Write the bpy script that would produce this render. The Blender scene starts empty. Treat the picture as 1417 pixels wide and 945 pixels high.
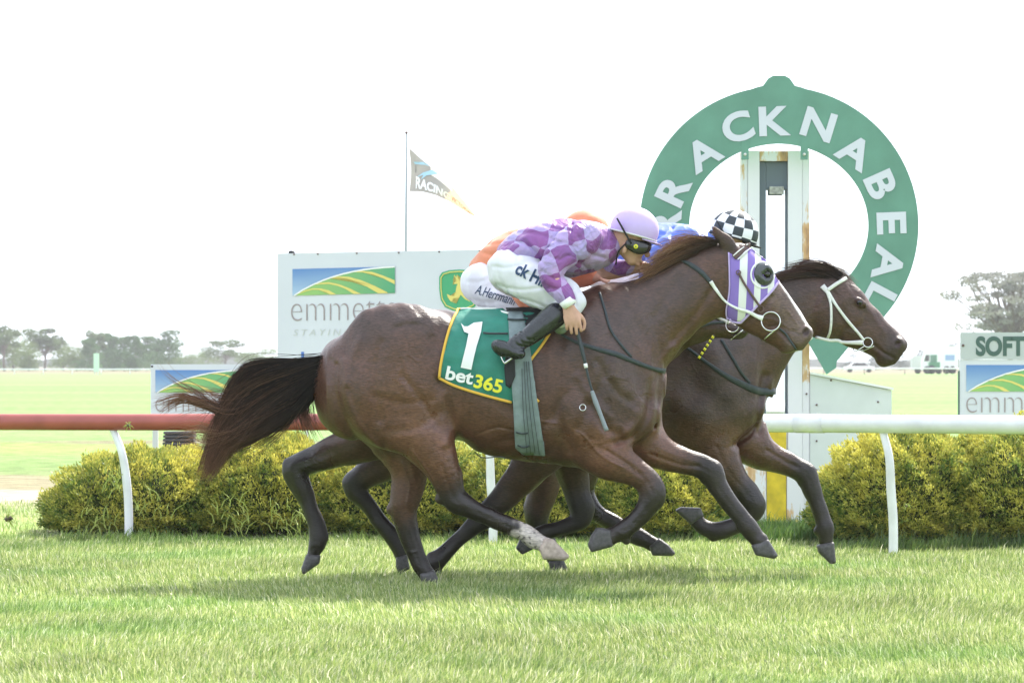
import bpy, bmesh, math, random
import numpy as np
from mathutils import Vector, Matrix
from mathutils.bvhtree import BVHTree

R = math.radians
random.seed(7)
rng = np.random.default_rng(11)
SC = bpy.context.scene
COL = SC.collection

# ------------------------------------------------------------------ camera, sky, sun, exposure
HZ, CH, FP, CX = 504.0, 1.224, 5000.0, 708.5       # horizon row, eye height, focal length (all in photo pixels / metres)
cam_d = bpy.data.cameras.new('camera')
cam = bpy.data.objects.new('camera', cam_d)
COL.objects.link(cam)
cam.location = (0, 0, CH)
cam.rotation_euler = (R(90), 0, 0)
cam_d.sensor_width = 36.0
cam_d.lens = FP / 1417.0 * 36.0
cam_d.shift_y = (HZ - 472.5) / 1417.0
cam_d.clip_start = 0.5
cam_d.clip_end = 6000
cam_d.dof.use_dof = True
cam_d.dof.focus_distance = 20.2
cam_d.dof.aperture_fstop = 11.0
SC.camera = cam

SUN_EL, SUN_AZ = 46.0, 30.0      # azimuth measured from +Y (straight ahead) towards +X (right)
world = bpy.data.worlds.new("World")
SC.world = world
world.use_nodes = True
wn = world.node_tree
for n in list(wn.nodes): wn.nodes.remove(n)
sky = wn.nodes.new('ShaderNodeTexSky'); sky.sky_type = 'NISHITA'; sky.sun_disc = False
sky.sun_elevation = R(SUN_EL); sky.sun_rotation = R(SUN_AZ)
sky.air_density = 1.0; sky.dust_density = 4.0; sky.ozone_density = 1.0
bg = wn.nodes.new('ShaderNodeBackground'); bg.inputs['Strength'].default_value = 0.15
# thin bright overcast veil mixed into the clear sky
tc = wn.nodes.new('ShaderNodeTexCoord')
no = wn.nodes.new('ShaderNodeTexNoise'); no.inputs['Scale'].default_value = 1.6; no.inputs['Detail'].default_value = 4
mp = wn.nodes.new('ShaderNodeMapping'); mp.inputs['Scale'].default_value = (1, 1, 3)
rp = wn.nodes.new('ShaderNodeValToRGB')
rp.color_ramp.elements[0].position = 0.3; rp.color_ramp.elements[0].color = (0.72, 0.72, 0.72, 1)
rp.color_ramp.elements[1].position = 0.7; rp.color_ramp.elements[1].color = (0.92, 0.92, 0.92, 1)
mx = wn.nodes.new('ShaderNodeMixRGB'); mx.inputs[2].default_value = (7.3, 8.0, 9.0, 1)
wo = wn.nodes.new('ShaderNodeOutputWorld')
L = wn.links.new
L(tc.outputs['Generated'], mp.inputs[0]); L(mp.outputs[0], no.inputs['Vector']); L(no.outputs['Fac'], rp.inputs[0])
L(rp.outputs[0], mx.inputs[0]); L(sky.outputs[0], mx.inputs[1]); L(mx.outputs[0], bg.inputs[0]); L(bg.outputs[0], wo.inputs[0])

sun_d = bpy.data.lights.new('sun', 'SUN'); sun_d.energy = 5.0; sun_d.angle = R(3.0); sun_d.color = (1.0, 0.95, 0.86)
sun = bpy.data.objects.new('sun', sun_d); COL.objects.link(sun)
sd = Vector((math.sin(R(SUN_AZ)) * math.cos(R(SUN_EL)), math.cos(R(SUN_AZ)) * math.cos(R(SUN_EL)), math.sin(R(SUN_EL))))
sun.rotation_euler = sd.to_track_quat('Z', 'Y').to_euler()
sun.location = sd * 50

SC.view_settings.view_transform = 'Standard'
SC.view_settings.look = 'None'
SC.view_settings.exposure = 0.82
SC.view_settings.gamma = 1.0
SC.render.engine = 'CYCLES'
SC.cycles.max_bounces = 6
SC.cycles.diffuse_bounces = 3
SC.cycles.glossy_bounces = 3
SC.cycles.transparent_max_bounces = 12
SC.cycles.volume_bounces = 0
SC.cycles.use_denoising = True

# ------------------------------------------------------------------ helpers
def PX(px, Y): return (px - CX) / FP * Y
def PZ(py, Y): return CH - (py - HZ) / FP * Y
def P(px, py, Y, dy=0.0): return Vector((PX(px, Y), Y + dy, PZ(py, Y)))

def tag(o, label=None, cat=None, group=None, kind=None):
    if label: o['label'] = label
    if cat: o['category'] = cat
    if group: o['group'] = group
    if kind: o['kind'] = kind
    return o

def empty(name, loc, label, cat, group=None):
    o = bpy.data.objects.new(name, None); COL.objects.link(o)
    o.location = loc; o.empty_display_size = 0.2
    return tag(o, label, cat, group)

def link(name, me, m=None, parent=None, smooth=False):
    o = bpy.data.objects.new(name, me); COL.objects.link(o)
    if m is not None:
        if not isinstance(m, (list, tuple)): me.materials.clear()
        for q in (m if isinstance(m, (list, tuple)) else [m]): me.materials.append(q)
    if smooth and len(me.polygons):
        me.polygons.foreach_set('use_smooth', [True] * len(me.polygons))
    if parent is not None:
        o.parent = parent
        o.matrix_parent_inverse = Matrix.Translation(-parent.location)
    return o

def mesh_np(name, V, Fq, smooth=True, cols=None):
    """V (n,3), Fq (m,3|4) -> mesh; cols (n,3) -> point colour attribute 'Col'"""
    V = np.asarray(V, np.float32); Fq = np.asarray(Fq, np.int32)
    me = bpy.data.meshes.new(name)
    me.vertices.add(len(V)); me.vertices.foreach_set('co', V.ravel())
    k = Fq.shape[1]
    me.loops.add(Fq.size); me.loops.foreach_set('vertex_index', Fq.ravel())
    me.polygons.add(len(Fq)); me.polygons.foreach_set('loop_start', np.arange(0, Fq.size, k, dtype=np.int32))
    me.update(calc_edges=True)
    if smooth: me.polygons.foreach_set('use_smooth', np.ones(len(Fq), bool))
    if cols is not None:
        a = me.color_attributes.new('Col', 'FLOAT_COLOR', 'POINT')
        c = np.ones((len(V), 4), np.float32); c[:, :3] = cols
        a.data.foreach_set('color', c.ravel())
    return me

class MB:
    """collects simple solids into one mesh"""
    def __init__(s): s.bm = bmesh.new()
    def poly(s, pts):
        vs = [s.bm.verts.new(p) for p in pts]
        try: return s.bm.faces.new(vs)
        except ValueError: return None
    def box(s, a, b, bev=0.0):
        t = bmesh.new()
        bmesh.ops.create_cube(t, size=1)
        a = Vector(a); b = Vector(b)
        for v in t.verts: v.co = Vector(((a.x + b.x) / 2 + v.co.x * (b.x - a.x), (a.y + b.y) / 2 + v.co.y * (b.y - a.y), (a.z + b.z) / 2 + v.co.z * (b.z - a.z)))
        if bev > 0: bmesh.ops.bevel(t, geom=t.edges[:], offset=bev, segments=2, affect='EDGES', profile=0.5)
        me = bpy.data.meshes.new('t'); t.to_mesh(me); t.free(); s.bm.from_mesh(me); bpy.data.meshes.remove(me)
        return s
    def tube(s, pts, rad, seg=8, cap=True, flat=None):
        pts = [Vector(p) for p in pts]; n = len(pts)
        rad = rad if isinstance(rad, (list, tuple)) else [rad] * n
        rings = []; up = None
        for i, p in enumerate(pts):
            d = (pts[min(i + 1, n - 1)] - pts[max(i - 1, 0)])
            if d.length < 1e-9: d = Vector((0, 0, 1))
            d.normalize()
            if up is None:
                up = Vector((0, 1, 0)) if abs(d.y) < 0.9 else Vector((1, 0, 0))
            a = d.cross(up); a.normalize(); b = a.cross(d); b.normalize(); up = b
            ring = []
            for k in range(seg):
                t = 2 * math.pi * k / seg
                fa = flat if flat else 1.0
                ring.append(s.bm.verts.new(p + a * (math.cos(t) * rad[i]) + b * (math.sin(t) * rad[i] * fa)))
            rings.append(ring)
        for i in range(n - 1):
            for k in range(seg):
                s.bm.faces.new((rings[i][k], rings[i][(k + 1) % seg], rings[i + 1][(k + 1) % seg], rings[i + 1][k]))
        if cap:
            s.bm.faces.new(rings[0][::-1]); s.bm.faces.new(rings[-1])
        return s
    def prism(s, pts, vec):
        """closed polygon pts (3D) extruded by vec"""
        vec = Vector(vec)
        A = [s.bm.verts.new(p) for p in pts]; B = [s.bm.verts.new(Vector(p) + vec) for p in pts]
        n = len(pts)
        s.bm.faces.new(A); s.bm.faces.new(B[::-1])
        for i in range(n): s.bm.faces.new((A[i], B[i], B[(i + 1) % n], A[(i + 1) % n]))
        return s
    def ball(s, c, r, seg=16):
        r = r if isinstance(r, (tuple, list)) else (r, r, r)
        M = Matrix.Translation(c) @ Matrix.Diagonal((r[0], r[1], r[2], 1))
        bmesh.ops.create_uvsphere(s.bm, u_segments=seg, v_segments=max(6, seg // 2), radius=1, matrix=M)
        return s
    def build(s, name, m, parent=None, smooth=False, bev=0.0):
        if bev > 0: bmesh.ops.bevel(s.bm, geom=s.bm.edges[:], offset=bev, segments=2, affect='EDGES')
        bmesh.ops.recalc_face_normals(s.bm, faces=s.bm.faces[:])
        me = bpy.data.meshes.new(name); s.bm.to_mesh(me); s.bm.free()
        o = link(name, me, m, parent, smooth)
        return o

def catmull(pts, sub=6):
    pts = np.asarray(pts, float)
    if len(pts) < 3:
        t = np.linspace(0, 1, sub + 1)[:, None]; return pts[0] * (1 - t) + pts[1] * t
    p = np.vstack([2 * pts[0] - pts[1], pts, 2 * pts[-1] - pts[-2]])
    out = []
    for i in range(1, len(p) - 2):
        p0, p1, p2, p3 = p[i - 1], p[i], p[i + 1], p[i + 2]
        for t in np.linspace(0, 1, sub, endpoint=False):
            out.append(0.5 * ((2 * p1) + (-p0 + p2) * t + (2 * p0 - 5 * p1 + 4 * p2 - p3) * t * t + (-p0 + 3 * p1 - 3 * p2 + p3) * t ** 3))
    out.append(pts[-1])
    return np.array(out)

# ------------------------------------------------------------------ materials
def mat(name, col, rough=0.6, spec=0.5, metal=0.0, noise=0.0, nscale=20, bump=0.0, bscale=60, attr=False, sheen=0.0, transl=0.0, coat=0.0, nd=4):
    m = bpy.data.materials.new(name); m.use_nodes = True
    nt = m.node_tree; b = nt.nodes['Principled BSDF']
    b.inputs['Roughness'].default_value = rough
    b.inputs['Metallic'].default_value = metal
    b.inputs['Specular IOR Level'].default_value = spec
    b.inputs['Base Color'].default_value = (*col, 1)
    if sheen: b.inputs['Sheen Weight'].default_value = sheen
    if coat: b.inputs['Coat Weight'].default_value = coat; b.inputs['Coat Roughness'].default_value = 0.15
    src = None
    if attr:
        a = nt.nodes.new('ShaderNodeAttribute'); a.attribute_name = 'Col'; src = a.outputs['Color']
        nt.links.new(src, b.inputs['Base Color'])
    t = nt.nodes.new('ShaderNodeTexCoord')
    if noise > 0:
        n = nt.nodes.new('ShaderNodeTexNoise'); n.inputs['Scale'].default_value = nscale; n.inputs['Detail'].default_value = nd
        nt.links.new(t.outputs['Object'], n.inputs['Vector'])
        r = nt.nodes.new('ShaderNodeMapRange'); r.inputs['From Min'].default_value = 0.3; r.inputs['From Max'].default_value = 0.7
        r.inputs['To Min'].default_value = 1 - noise; r.inputs['To Max'].default_value = 1 + noise
        nt.links.new(n.outputs['Fac'], r.inputs['Value'])
        mu = nt.nodes.new('ShaderNodeVectorMath'); mu.operation = 'SCALE'
        if src: nt.links.new(src, mu.inputs[0])
        else: mu.inputs[0].default_value = col
        nt.links.new(r.outputs[0], mu.inputs['Scale']); nt.links.new(mu.outputs[0], b.inputs['Base Color']); src = mu.outputs[0]
    if bump > 0:
        n2 = nt.nodes.new('ShaderNodeTexNoise'); n2.inputs['Scale'].default_value = bscale; n2.inputs['Detail'].default_value = 3
        nt.links.new(t.outputs['Object'], n2.inputs['Vector'])
        bu = nt.nodes.new('ShaderNodeBump'); bu.inputs['Strength'].default_value = 1; bu.inputs['Distance'].default_value = bump
        nt.links.new(n2.outputs['Fac'], bu.inputs['Height']); nt.links.new(bu.outputs[0], b.inputs['Normal'])
    if transl > 0:
        tr = nt.nodes.new('ShaderNodeBsdfTranslucent')
        if src: nt.links.new(src, tr.inputs['Color'])
        else: tr.inputs['Color'].default_value = (*col, 1)
        ms = nt.nodes.new('ShaderNodeMixShader'); ms.inputs[0].default_value = transl
        out = nt.nodes['Material Output']
        nt.links.new(b.outputs[0], ms.inputs[1]); nt.links.new(tr.outputs[0], ms.inputs[2]); nt.links.new(ms.outputs[0], out.inputs['Surface'])
    return m

M = {}
M['coat'] = mat('horse_coat', (0.1, 0.06, 0.05), 0.33, 0.5, attr=True, noise=0.32, nscale=9, bump=0.004, bscale=22, nd=12)
for n_ in M['coat'].node_tree.nodes:
    if n_.type == 'TEX_NOISE': n_.inputs['Roughness'].default_value = .68
def coat_detail(m):
    nt = m.node_tree; N = nt.nodes.new; K = nt.links.new; b = nt.nodes['Principled BSDF']; t = N('ShaderNodeTexCoord')
    old = [n for n in nt.nodes if n.type == 'BUMP'][0]
    # lie of the hair: streaks running back along the body
    mp_ = N('ShaderNodeMapping'); mp_.inputs['Rotation'].default_value = (0, R(25), 0); mp_.inputs['Scale'].default_value = (35, 60, 140); K(t.outputs['Object'], mp_.inputs[0])
    n = N('ShaderNodeTexNoise'); n.inputs['Scale'].default_value = 1; n.inputs['Detail'].default_value = 5; K(mp_.outputs[0], n.inputs['Vector'])
    bu = N('ShaderNodeBump'); bu.inputs['Distance'].default_value = .0022; K(n.outputs['Fac'], bu.inputs['Height']); K(old.outputs[0], bu.inputs['Normal'])
    # branching veins under thin skin
    v = N('ShaderNodeTexVoronoi'); v.feature = 'DISTANCE_TO_EDGE'; v.inputs['Scale'].default_value = 4.2
    w = N('ShaderNodeTexNoise'); w.inputs['Scale'].default_value = 6; K(t.outputs['Object'], w.inputs['Vector'])
    mx_ = N('ShaderNodeVectorMath'); mx_.operation = 'MULTIPLY_ADD'; mx_.inputs[1].default_value = (.3, .3, .3); K(w.outputs['Color'], mx_.inputs[0]); K(t.outputs['Object'], mx_.inputs[2]); K(mx_.outputs[0], v.inputs['Vector'])
    mr = N('ShaderNodeMapRange'); mr.interpolation_type = 'SMOOTHSTEP'; mr.inputs['From Min'].default_value = 0; mr.inputs['From Max'].default_value = .10; mr.inputs['To Min'].default_value = 1; mr.inputs['To Max'].default_value = 0; K(v.outputs['Distance'], mr.inputs['Value'])
    msk = N('ShaderNodeTexNoise'); msk.inputs['Scale'].default_value = 2.3; K(t.outputs['Object'], msk.inputs['Vector'])
    m2 = N('ShaderNodeMapRange'); m2.inputs['From Min'].default_value = .5; m2.inputs['From Max'].default_value = .66; K(msk.outputs['Fac'], m2.inputs['Value'])
    mu = N('ShaderNodeMath'); mu.operation = 'MULTIPLY'; K(mr.outputs[0], mu.inputs[0]); K(m2.outputs[0], mu.inputs[1])
    b2 = N('ShaderNodeBump'); b2.inputs['Distance'].default_value = .0016; K(mu.outputs[0], b2.inputs['Height']); K(bu.outputs[0], b2.inputs['Normal']); K(b2.outputs[0], b.inputs['Normal'])
    # sweat and gloss come and go
    g = N('ShaderNodeTexNoise'); g.inputs['Scale'].default_value = 3.2; g.inputs['Detail'].default_value = 7; K(t.outputs['Object'], g.inputs['Vector'])
    gr = N('ShaderNodeMapRange'); gr.inputs['From Min'].default_value = .35; gr.inputs['From Max'].default_value = .65; gr.inputs['To Min'].default_value = .24; gr.inputs['To Max'].default_value = .55; K(g.outputs['Fac'], gr.inputs['Value']); K(gr.outputs[0], b.inputs['Roughness'])
    # speckle of the hair itself
    src = b.inputs['Base Color'].links[0].from_socket
    s2 = N('ShaderNodeTexNoise'); s2.inputs['Scale'].default_value = 1.2; s2.inputs['Detail'].default_value = 6; K(mp_.outputs[0], s2.inputs['Vector'])
    r2 = N('ShaderNodeMapRange'); r2.inputs['From Min'].default_value = .3; r2.inputs['From Max'].default_value = .7; r2.inputs['To Min'].default_value = .62; r2.inputs['To Max'].default_value = 1.38; K(s2.outputs['Fac'], r2.inputs['Value'])
    sc = N('ShaderNodeVectorMath'); sc.operation = 'SCALE'; K(src, sc.inputs[0]); K(r2.outputs[0], sc.inputs['Scale']); K(sc.outputs[0], b.inputs['Base Color'])
coat_detail(M['coat'])
M['hair'] = mat('horse_hair', (0.03, 0.02, 0.02), 0.5, 0.4, attr=True, transl=0.3)
M['hoof'] = mat('hoof_horn', (0.075, 0.07, 0.072), 0.45, 0.4, noise=0.3, nscale=60, bump=0.001, bscale=120)
M['hoof_pale'] = mat('pale_hoof_horn', (0.42, 0.34, 0.29), 0.5, 0.4, noise=0.25, nscale=40)
M['steel'] = mat('steel', (0.62, 0.62, 0.62), 0.25, 0.5, metal=0.9)
M['white'] = mat('white_paint', (0.8, 0.8, 0.8), 0.4, 0.5, noise=0.04, nscale=6)
M['panel'] = mat('sign_panel_white', (0.58, 0.60, 0.68), 0.45, 0.4, noise=0.03, nscale=2)
M['leather_w'] = mat('white_strap', (0.75, 0.75, 0.74), 0.5, 0.3, noise=0.1, nscale=60)
M['leather_d'] = mat('dark_strap', (0.035, 0.045, 0.052), 0.5, 0.4, noise=0.2, nscale=50)
M['leather_b'] = mat('brown_strap', (0.11, 0.065, 0.06), 0.5, 0.4)
M['black'] = mat('black_gloss', (0.016, 0.018, 0.022), 0.22, 0.6, noise=0.2, nscale=20, bump=0.004, bscale=28)
M['blackmat'] = mat('black_matt', (0.02, 0.02, 0.022), 0.6, 0.3)
M['skin'] = mat('skin', (0.52, 0.3, 0.22), 0.5, 0.35, noise=0.1, nscale=30, bump=0.0006, bscale=200)
M['breech'] = mat('white_breeches', (0.70, 0.70, 0.78), 0.7, 0.2, noise=0.04, nscale=8, bump=0.010, bscale=8, sheen=0.1)
M['orange'] = mat('orange_silk', (0.72, 0.27, 0.15), 0.5, 0.3, noise=0.1, nscale=12, bump=0.012, bscale=9, sheen=0.2, transl=0.15)
M['lilac'] = mat('lilac_cloth', (0.52, 0.4, 0.72), 0.55, 0.3, noise=0.05, nscale=10, sheen=0.1)
M['blue'] = mat('blue_silk', (0.1, 0.18, 0.62), 0.45, 0.4, noise=0.25, nscale=7, bump=0.02, bscale=8, sheen=0.2, transl=0.1)
M['green'] = mat('cloth_green', (0.03, 0.20, 0.15), 0.6, 0.3, noise=0.12, nscale=12, bump=0.006, bscale=14)
M['gold'] = mat('gold_trim', (0.72, 0.42, 0.06), 0.6, 0.3)
M['yellow'] = mat('yellow_print', (0.75, 0.72, 0.05), 0.6, 0.3)
M['whitep'] = mat('white_print', (0.78, 0.78, 0.78), 0.6, 0.3)
M['navy'] = mat('navy_print', (0.03, 0.06, 0.13), 0.6, 0.3)
M['grey_web'] = mat('grey_girth', (0.2, 0.25, 0.26), 0.7, 0.3, noise=0.12, nscale=30, bump=0.001, bscale=150)
M['sheep'] = mat('pale_pad', (0.6, 0.6, 0.58), 0.9, 0.1, bump=0.004, bscale=90)
M['lens'] = mat('goggle_lens', (0.02, 0.02, 0.02), 0.08, 0.6)
M['cup'] = mat('eye_cup', (0.05, 0.055, 0.06), 0.12, 0.6)
M['eye'] = mat('horse_eye', (0.008, 0.006, 0.005), 0.05, 0.7)
M['postwhite'] = None
# ------------------------------------------------------------------ implicit surfaces (organic bodies)
def smin(a, b, k):
    if k <= 0: return np.minimum(a, b)
    h = np.clip(0.5 + 0.5 * (b - a) / k, 0, 1)
    return b + (a - b) * h - k * h * (1 - h)

class Field:
    def __init__(s, lo, hi, h):
        s.h = h
        s.x = np.arange(lo[0], hi[0], h, dtype=np.float32); s.y = np.arange(lo[1], hi[1], h, dtype=np.float32); s.z = np.arange(lo[2], hi[2], h, dtype=np.float32)
        s.F = np.full((len(s.x), len(s.y), len(s.z)), 0.5, np.float32)
    def sl(s, lo, hi):
        r = []
        for a, l, u in zip((s.x, s.y, s.z), lo, hi):
            i = min(len(a) - 1, max(0, int(np.searchsorted(a, l)))); j = min(len(a), int(np.searchsorted(a, u)) + 1)
            r.append(slice(i, max(j, i + 1)))
        return tuple(r)
    def grid(s, q): return s.x[q[0]][:, None, None], s.y[q[1]][None, :, None], s.z[q[2]][None, None, :]
    def put(s, q, d, k=0.0): s.F[q] = smin(s.F[q], d, k)
    def chain(s, pts, k=0.02, sub=4):
        """pts rows: x,y,z,r,w  (r radius in the X-Z plane, w radius across)"""
        pts = np.asarray(pts, float)
        if sub > 1 and len(pts) > 2: pts = catmull(pts, sub)
        pad = k + 4 * s.h
        rm = pts[:, 3:5].max(1)
        lo = (pts[:, :3] - rm[:, None]).min(0) - pad; hi = (pts[:, :3] + rm[:, None]).max(0) + pad
        q = s.sl(lo, hi); D = np.full(s.F[q].shape, 1.0, np.float32)
        for a, b in zip(pts[:-1], pts[1:]):
            mr = max(a[3], a[4], b[3], b[4]) + pad
            l2 = np.minimum(a[:3], b[:3]) - mr; h2 = np.maximum(a[:3], b[:3]) + mr
            g = s.sl(l2, h2); g = tuple(slice(max(g[i].start, q[i].start), min(g[i].stop, q[i].stop)) for i in range(3))
            if any(c.stop <= c.start for c in g): continue
            X, Y, Z = s.grid(g)
            d = b[:3] - a[:3]; L2 = max(float(d @ d), 1e-12)
            t = np.clip(((X - a[0]) * d[0] + (Y - a[1]) * d[1] + (Z - a[2]) * d[2]) / L2, 0, 1)
            dx = X - a[0] - t * d[0]; dy = Y - a[1] - t * d[1]; dz = Z - a[2] - t * d[2]
            r = a[3] + (b[3] - a[3]) * t; w = a[4] + (b[4] - a[4]) * t
            v = (np.sqrt((dx * dx + dz * dz) / (r * r) + dy * dy / (w * w)) - 1) * np.minimum(r, w)
            gg = tuple(slice(g[i].start - q[i].start, g[i].stop - q[i].start) for i in range(3))
            D[gg] = np.minimum(D[gg], v)
        s.put(q, D, k)
    def ell(s, c, rad, ang=0.0, k=0.02, sub=False):
        """ellipsoid; rad=(along, across vertical, lateral); ang rotates in X-Z (degrees, anticlockwise seen by camera)"""
        m = max(rad) + k + 3 * s.h
        q = s.sl([c[0] - m, c[1] - m, c[2] - m], [c[0] + m, c[1] + m, c[2] + m])
        X, Y, Z = s.grid(q); ca, sa = math.cos(R(ang)), math.sin(R(ang))
        u = ((X - c[0]) * ca + (Z - c[2]) * sa) / rad[0]; v = (-(X - c[0]) * sa + (Z - c[2]) * ca) / rad[1]; w = (Y - c[1]) / rad[2]
        d = ((np.sqrt(u * u + v * v + w * w) - 1) * min(rad)).astype(np.float32)
        if sub: s.F[q] = -smin(-s.F[q], d, k)
        else: s.put(q, d, k)
    def loft(s, A, B, top, bot, wid, yc, k=0.03, pw=2.0, cx=0.0):
        """A,B (x,z) axis; top/bot outline points (x,z); wid [(x,z,w)]"""
        A = np.array(A, float); B = np.array(B, float); ax = (B - A) / np.linalg.norm(B - A); pe = np.array([-ax[1], ax[0]])
        def uv(p): p = np.asarray(p, float)[:, :2] - A; return p @ ax, p @ pe
        def prep(p):
            p = catmull(p, 8); u, v = uv(p); o = np.argsort(u); return u[o], v[o]
        ut, vt = prep(top); ub, vb = prep(bot)
        if np.mean(vt) < np.mean(vb): (ut, vt), (ub, vb) = (ub, vb), (ut, vt)
        wp = np.asarray(wid, float); uw = (wp[:, :2] - A) @ ax; o = np.argsort(uw); uw = uw[o]; ww = wp[o, 2]
        allp = np.vstack([np.asarray(top)[:, :2], np.asarray(bot)[:, :2]]); mw = ww.max() + k + 4 * s.h; pd = k + 4 * s.h + 0.03
        q = s.sl([allp[:, 0].min() - pd, yc - mw, allp[:, 1].min() - pd], [allp[:, 0].max() + pd, yc + mw, allp[:, 1].max() + pd])
        X = s.x[q[0]][:, None]; Z = s.z[q[2]][None, :]
        u = (X - A[0]) * ax[0] + (Z - A[1]) * ax[1]; v = (X - A[0]) * pe[0] + (Z - A[1]) * pe[1]
        t = np.interp(u, ut, vt); b = np.interp(u, ub, vb); w = np.interp(u, uw, ww)
        r = np.maximum((t - b) / 2, 1e-3); c = (t + b) / 2
        ulo = max(ut[0], ub[0]); uhi = min(ut[-1], ub[-1])
        Y = s.y[q[1]][None, :, None] - yc
        r3 = r[:, None, :]; w3 = w[:, None, :]
        n = (np.abs((v - c)[:, None, :] / r3) ** pw + np.abs(Y / w3) ** pw) ** (1 / pw)
        d = (n - 1) * np.minimum(r3, w3)
        d = np.maximum(d, np.maximum(u - uhi, ulo - u)[:, None, :])
        s.put(q, d.astype(np.float32), k)
    def relief(s, line, amp, sig, side=None, yc=0.0):
        """push the surface in (amp>0) or out (amp<0) along a line drawn in X-Z"""
        line = catmull(np.asarray(line, float), 5) if len(line) > 2 else np.asarray(line, float)
        lo = line.min(0) - 3 * sig; hi = line.max(0) + 3 * sig
        q = s.sl([lo[0], -1e9, lo[1]], [hi[0], 1e9, hi[1]])
        X = s.x[q[0]][:, None]; Z = s.z[q[2]][None, :]
        best = np.full((X.shape[0], Z.shape[1]), 1e9)
        for a, b in zip(line[:-1], line[1:]):
            d = b - a; t = np.clip(((X - a[0]) * d[0] + (Z - a[1]) * d[1]) / max(d @ d, 1e-12), 0, 1)
            best = np.minimum(best, (X - a[0] - t * d[0]) ** 2 + (Z - a[1] - t * d[1]) ** 2)
        g = (amp * np.exp(-best / (sig * sig))).astype(np.float32)[:, None, :]
        if side is not None:
            Y = s.y[q[1]][None, :, None]
            g = g * (1 / (1 + np.exp(np.clip((Y - yc) * side / 0.02, -30, 30))))
        s.F[q] = s.F[q] + g
    def noise(s, amp, freq, seed=0):
        r = np.random.default_rng(seed)
        for _ in range(7):
            k = r.normal(size=3) * freq; ph = r.uniform(0, 6.28)
            X, Y, Z = s.grid((slice(None),) * 3)
            s.F += (amp * np.sin(X * k[0] + Y * k[1] + Z * k[2] + ph)).astype(np.float32)
    def mesh(s):
        F = s.F; I = F < 0
        nx, ny, nz = F.shape
        cnt = np.zeros((nx - 1, ny - 1, nz - 1), np.int8)
        for a in (0, 1):
            for b in (0, 1):
                for c in (0, 1): cnt += I[a:nx - 1 + a, b:ny - 1 + b, c:nz - 1 + c]
        act = (cnt > 0) & (cnt < 8)
        idx = np.full(act.shape, -1, np.int32); ii = np.argwhere(act); idx[act] = np.arange(len(ii))
        pos = np.zeros((len(ii), 3)); num = np.zeros(len(ii))
        cor = [(a, b, c) for a in (0, 1) for b in (0, 1) for c in (0, 1)]
        fv = {c: F[ii[:, 0] + c[0], ii[:, 1] + c[1], ii[:, 2] + c[2]].astype(float) for c in cor}
        for c in cor:
            for ax in range(3):
                if c[ax] == 0:
                    e = list(c); e[ax] = 1; e = tuple(e)
                    f0, f1 = fv[c], fv[e]; m = (f0 < 0) != (f1 < 0)
                    t = np.where(m, f0 / np.where(m, f0 - f1, 1), 0)
                    p = np.zeros((len(ii), 3)); p[:] = c; p[:, ax] = t
                    pos += p * m[:, None]; num += m
        pos = ii + pos / num[:, None]
        V = np.stack([s.x[0] + pos[:, 0] * s.h, s.y[0] + pos[:, 1] * s.h, s.z[0] + pos[:, 2] * s.h], 1)
        Q = []
        for ax in range(3):
            a = [slice(None)] * 3; b = [slice(None)] * 3; a[ax] = slice(0, -1); b[ax] = slice(1, None)
            A_, B_ = I[tuple(a)], I[tuple(b)]
            o1, o2 = (ax + 1) % 3, (ax + 2) % 3
            for flip in (0, 1):
                m = (A_ & ~B_) if flip == 0 else (~A_ & B_)
                e = np.argwhere(m)
                e = e[(e[:, o1] > 0) & (e[:, o2] > 0) & (e[:, o1] < idx.shape[o1]) & (e[:, o2] < idx.shape[o2])]
                def cell(d1, d2):
                    g = e.copy(); g[:, o1] -= d1; g[:, o2] -= d2; return idx[g[:, 0], g[:, 1], g[:, 2]]
                qd = np.stack([cell(1, 1), cell(0, 1), cell(0, 0), cell(1, 0)], 1)
                if flip: qd = qd[:, ::-1]
                Q.append(qd)
        Q = np.vstack(Q); Q = Q[(Q >= 0).all(1)]
        return V, Q

def relax(V, Q, it=2, lam=0.5):
    V = V.copy(); n = len(V)
    e = np.vstack([Q[:, [0, 1]], Q[:, [1, 2]], Q[:, [2, 3]], Q[:, [3, 0]]])
    for _ in range(it):
        for L_ in (lam, -lam * 0.9):
            S = np.zeros_like(V); C = np.zeros(n)
            for k in range(3): S[:, k] = np.bincount(e[:, 0], V[e[:, 1], k], n) + np.bincount(e[:, 1], V[e[:, 0], k], n)
            C = np.bincount(e[:, 0], minlength=n) + np.bincount(e[:, 1], minlength=n)
            V += L_ * (S / np.maximum(C, 1)[:, None] - V)
    return V

def inpoly(x, y, poly):
    poly = np.asarray(poly, float); c = np.zeros(np.shape(x), bool); n = len(poly)
    for i in range(n):
        x1, y1 = poly[i]; x2, y2 = poly[(i + 1) % n]
        if y1 == y2: continue
        m = ((y1 > y) != (y2 > y)) & (x < (x2 - x1) * (y - y1) / (y2 - y1) + x1)
        c ^= m
    return c

def bvh_of(V, Q): return BVHTree.FromPolygons([tuple(v) for v in V.tolist()], [tuple(q) for q in Q.tolist()])

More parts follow.
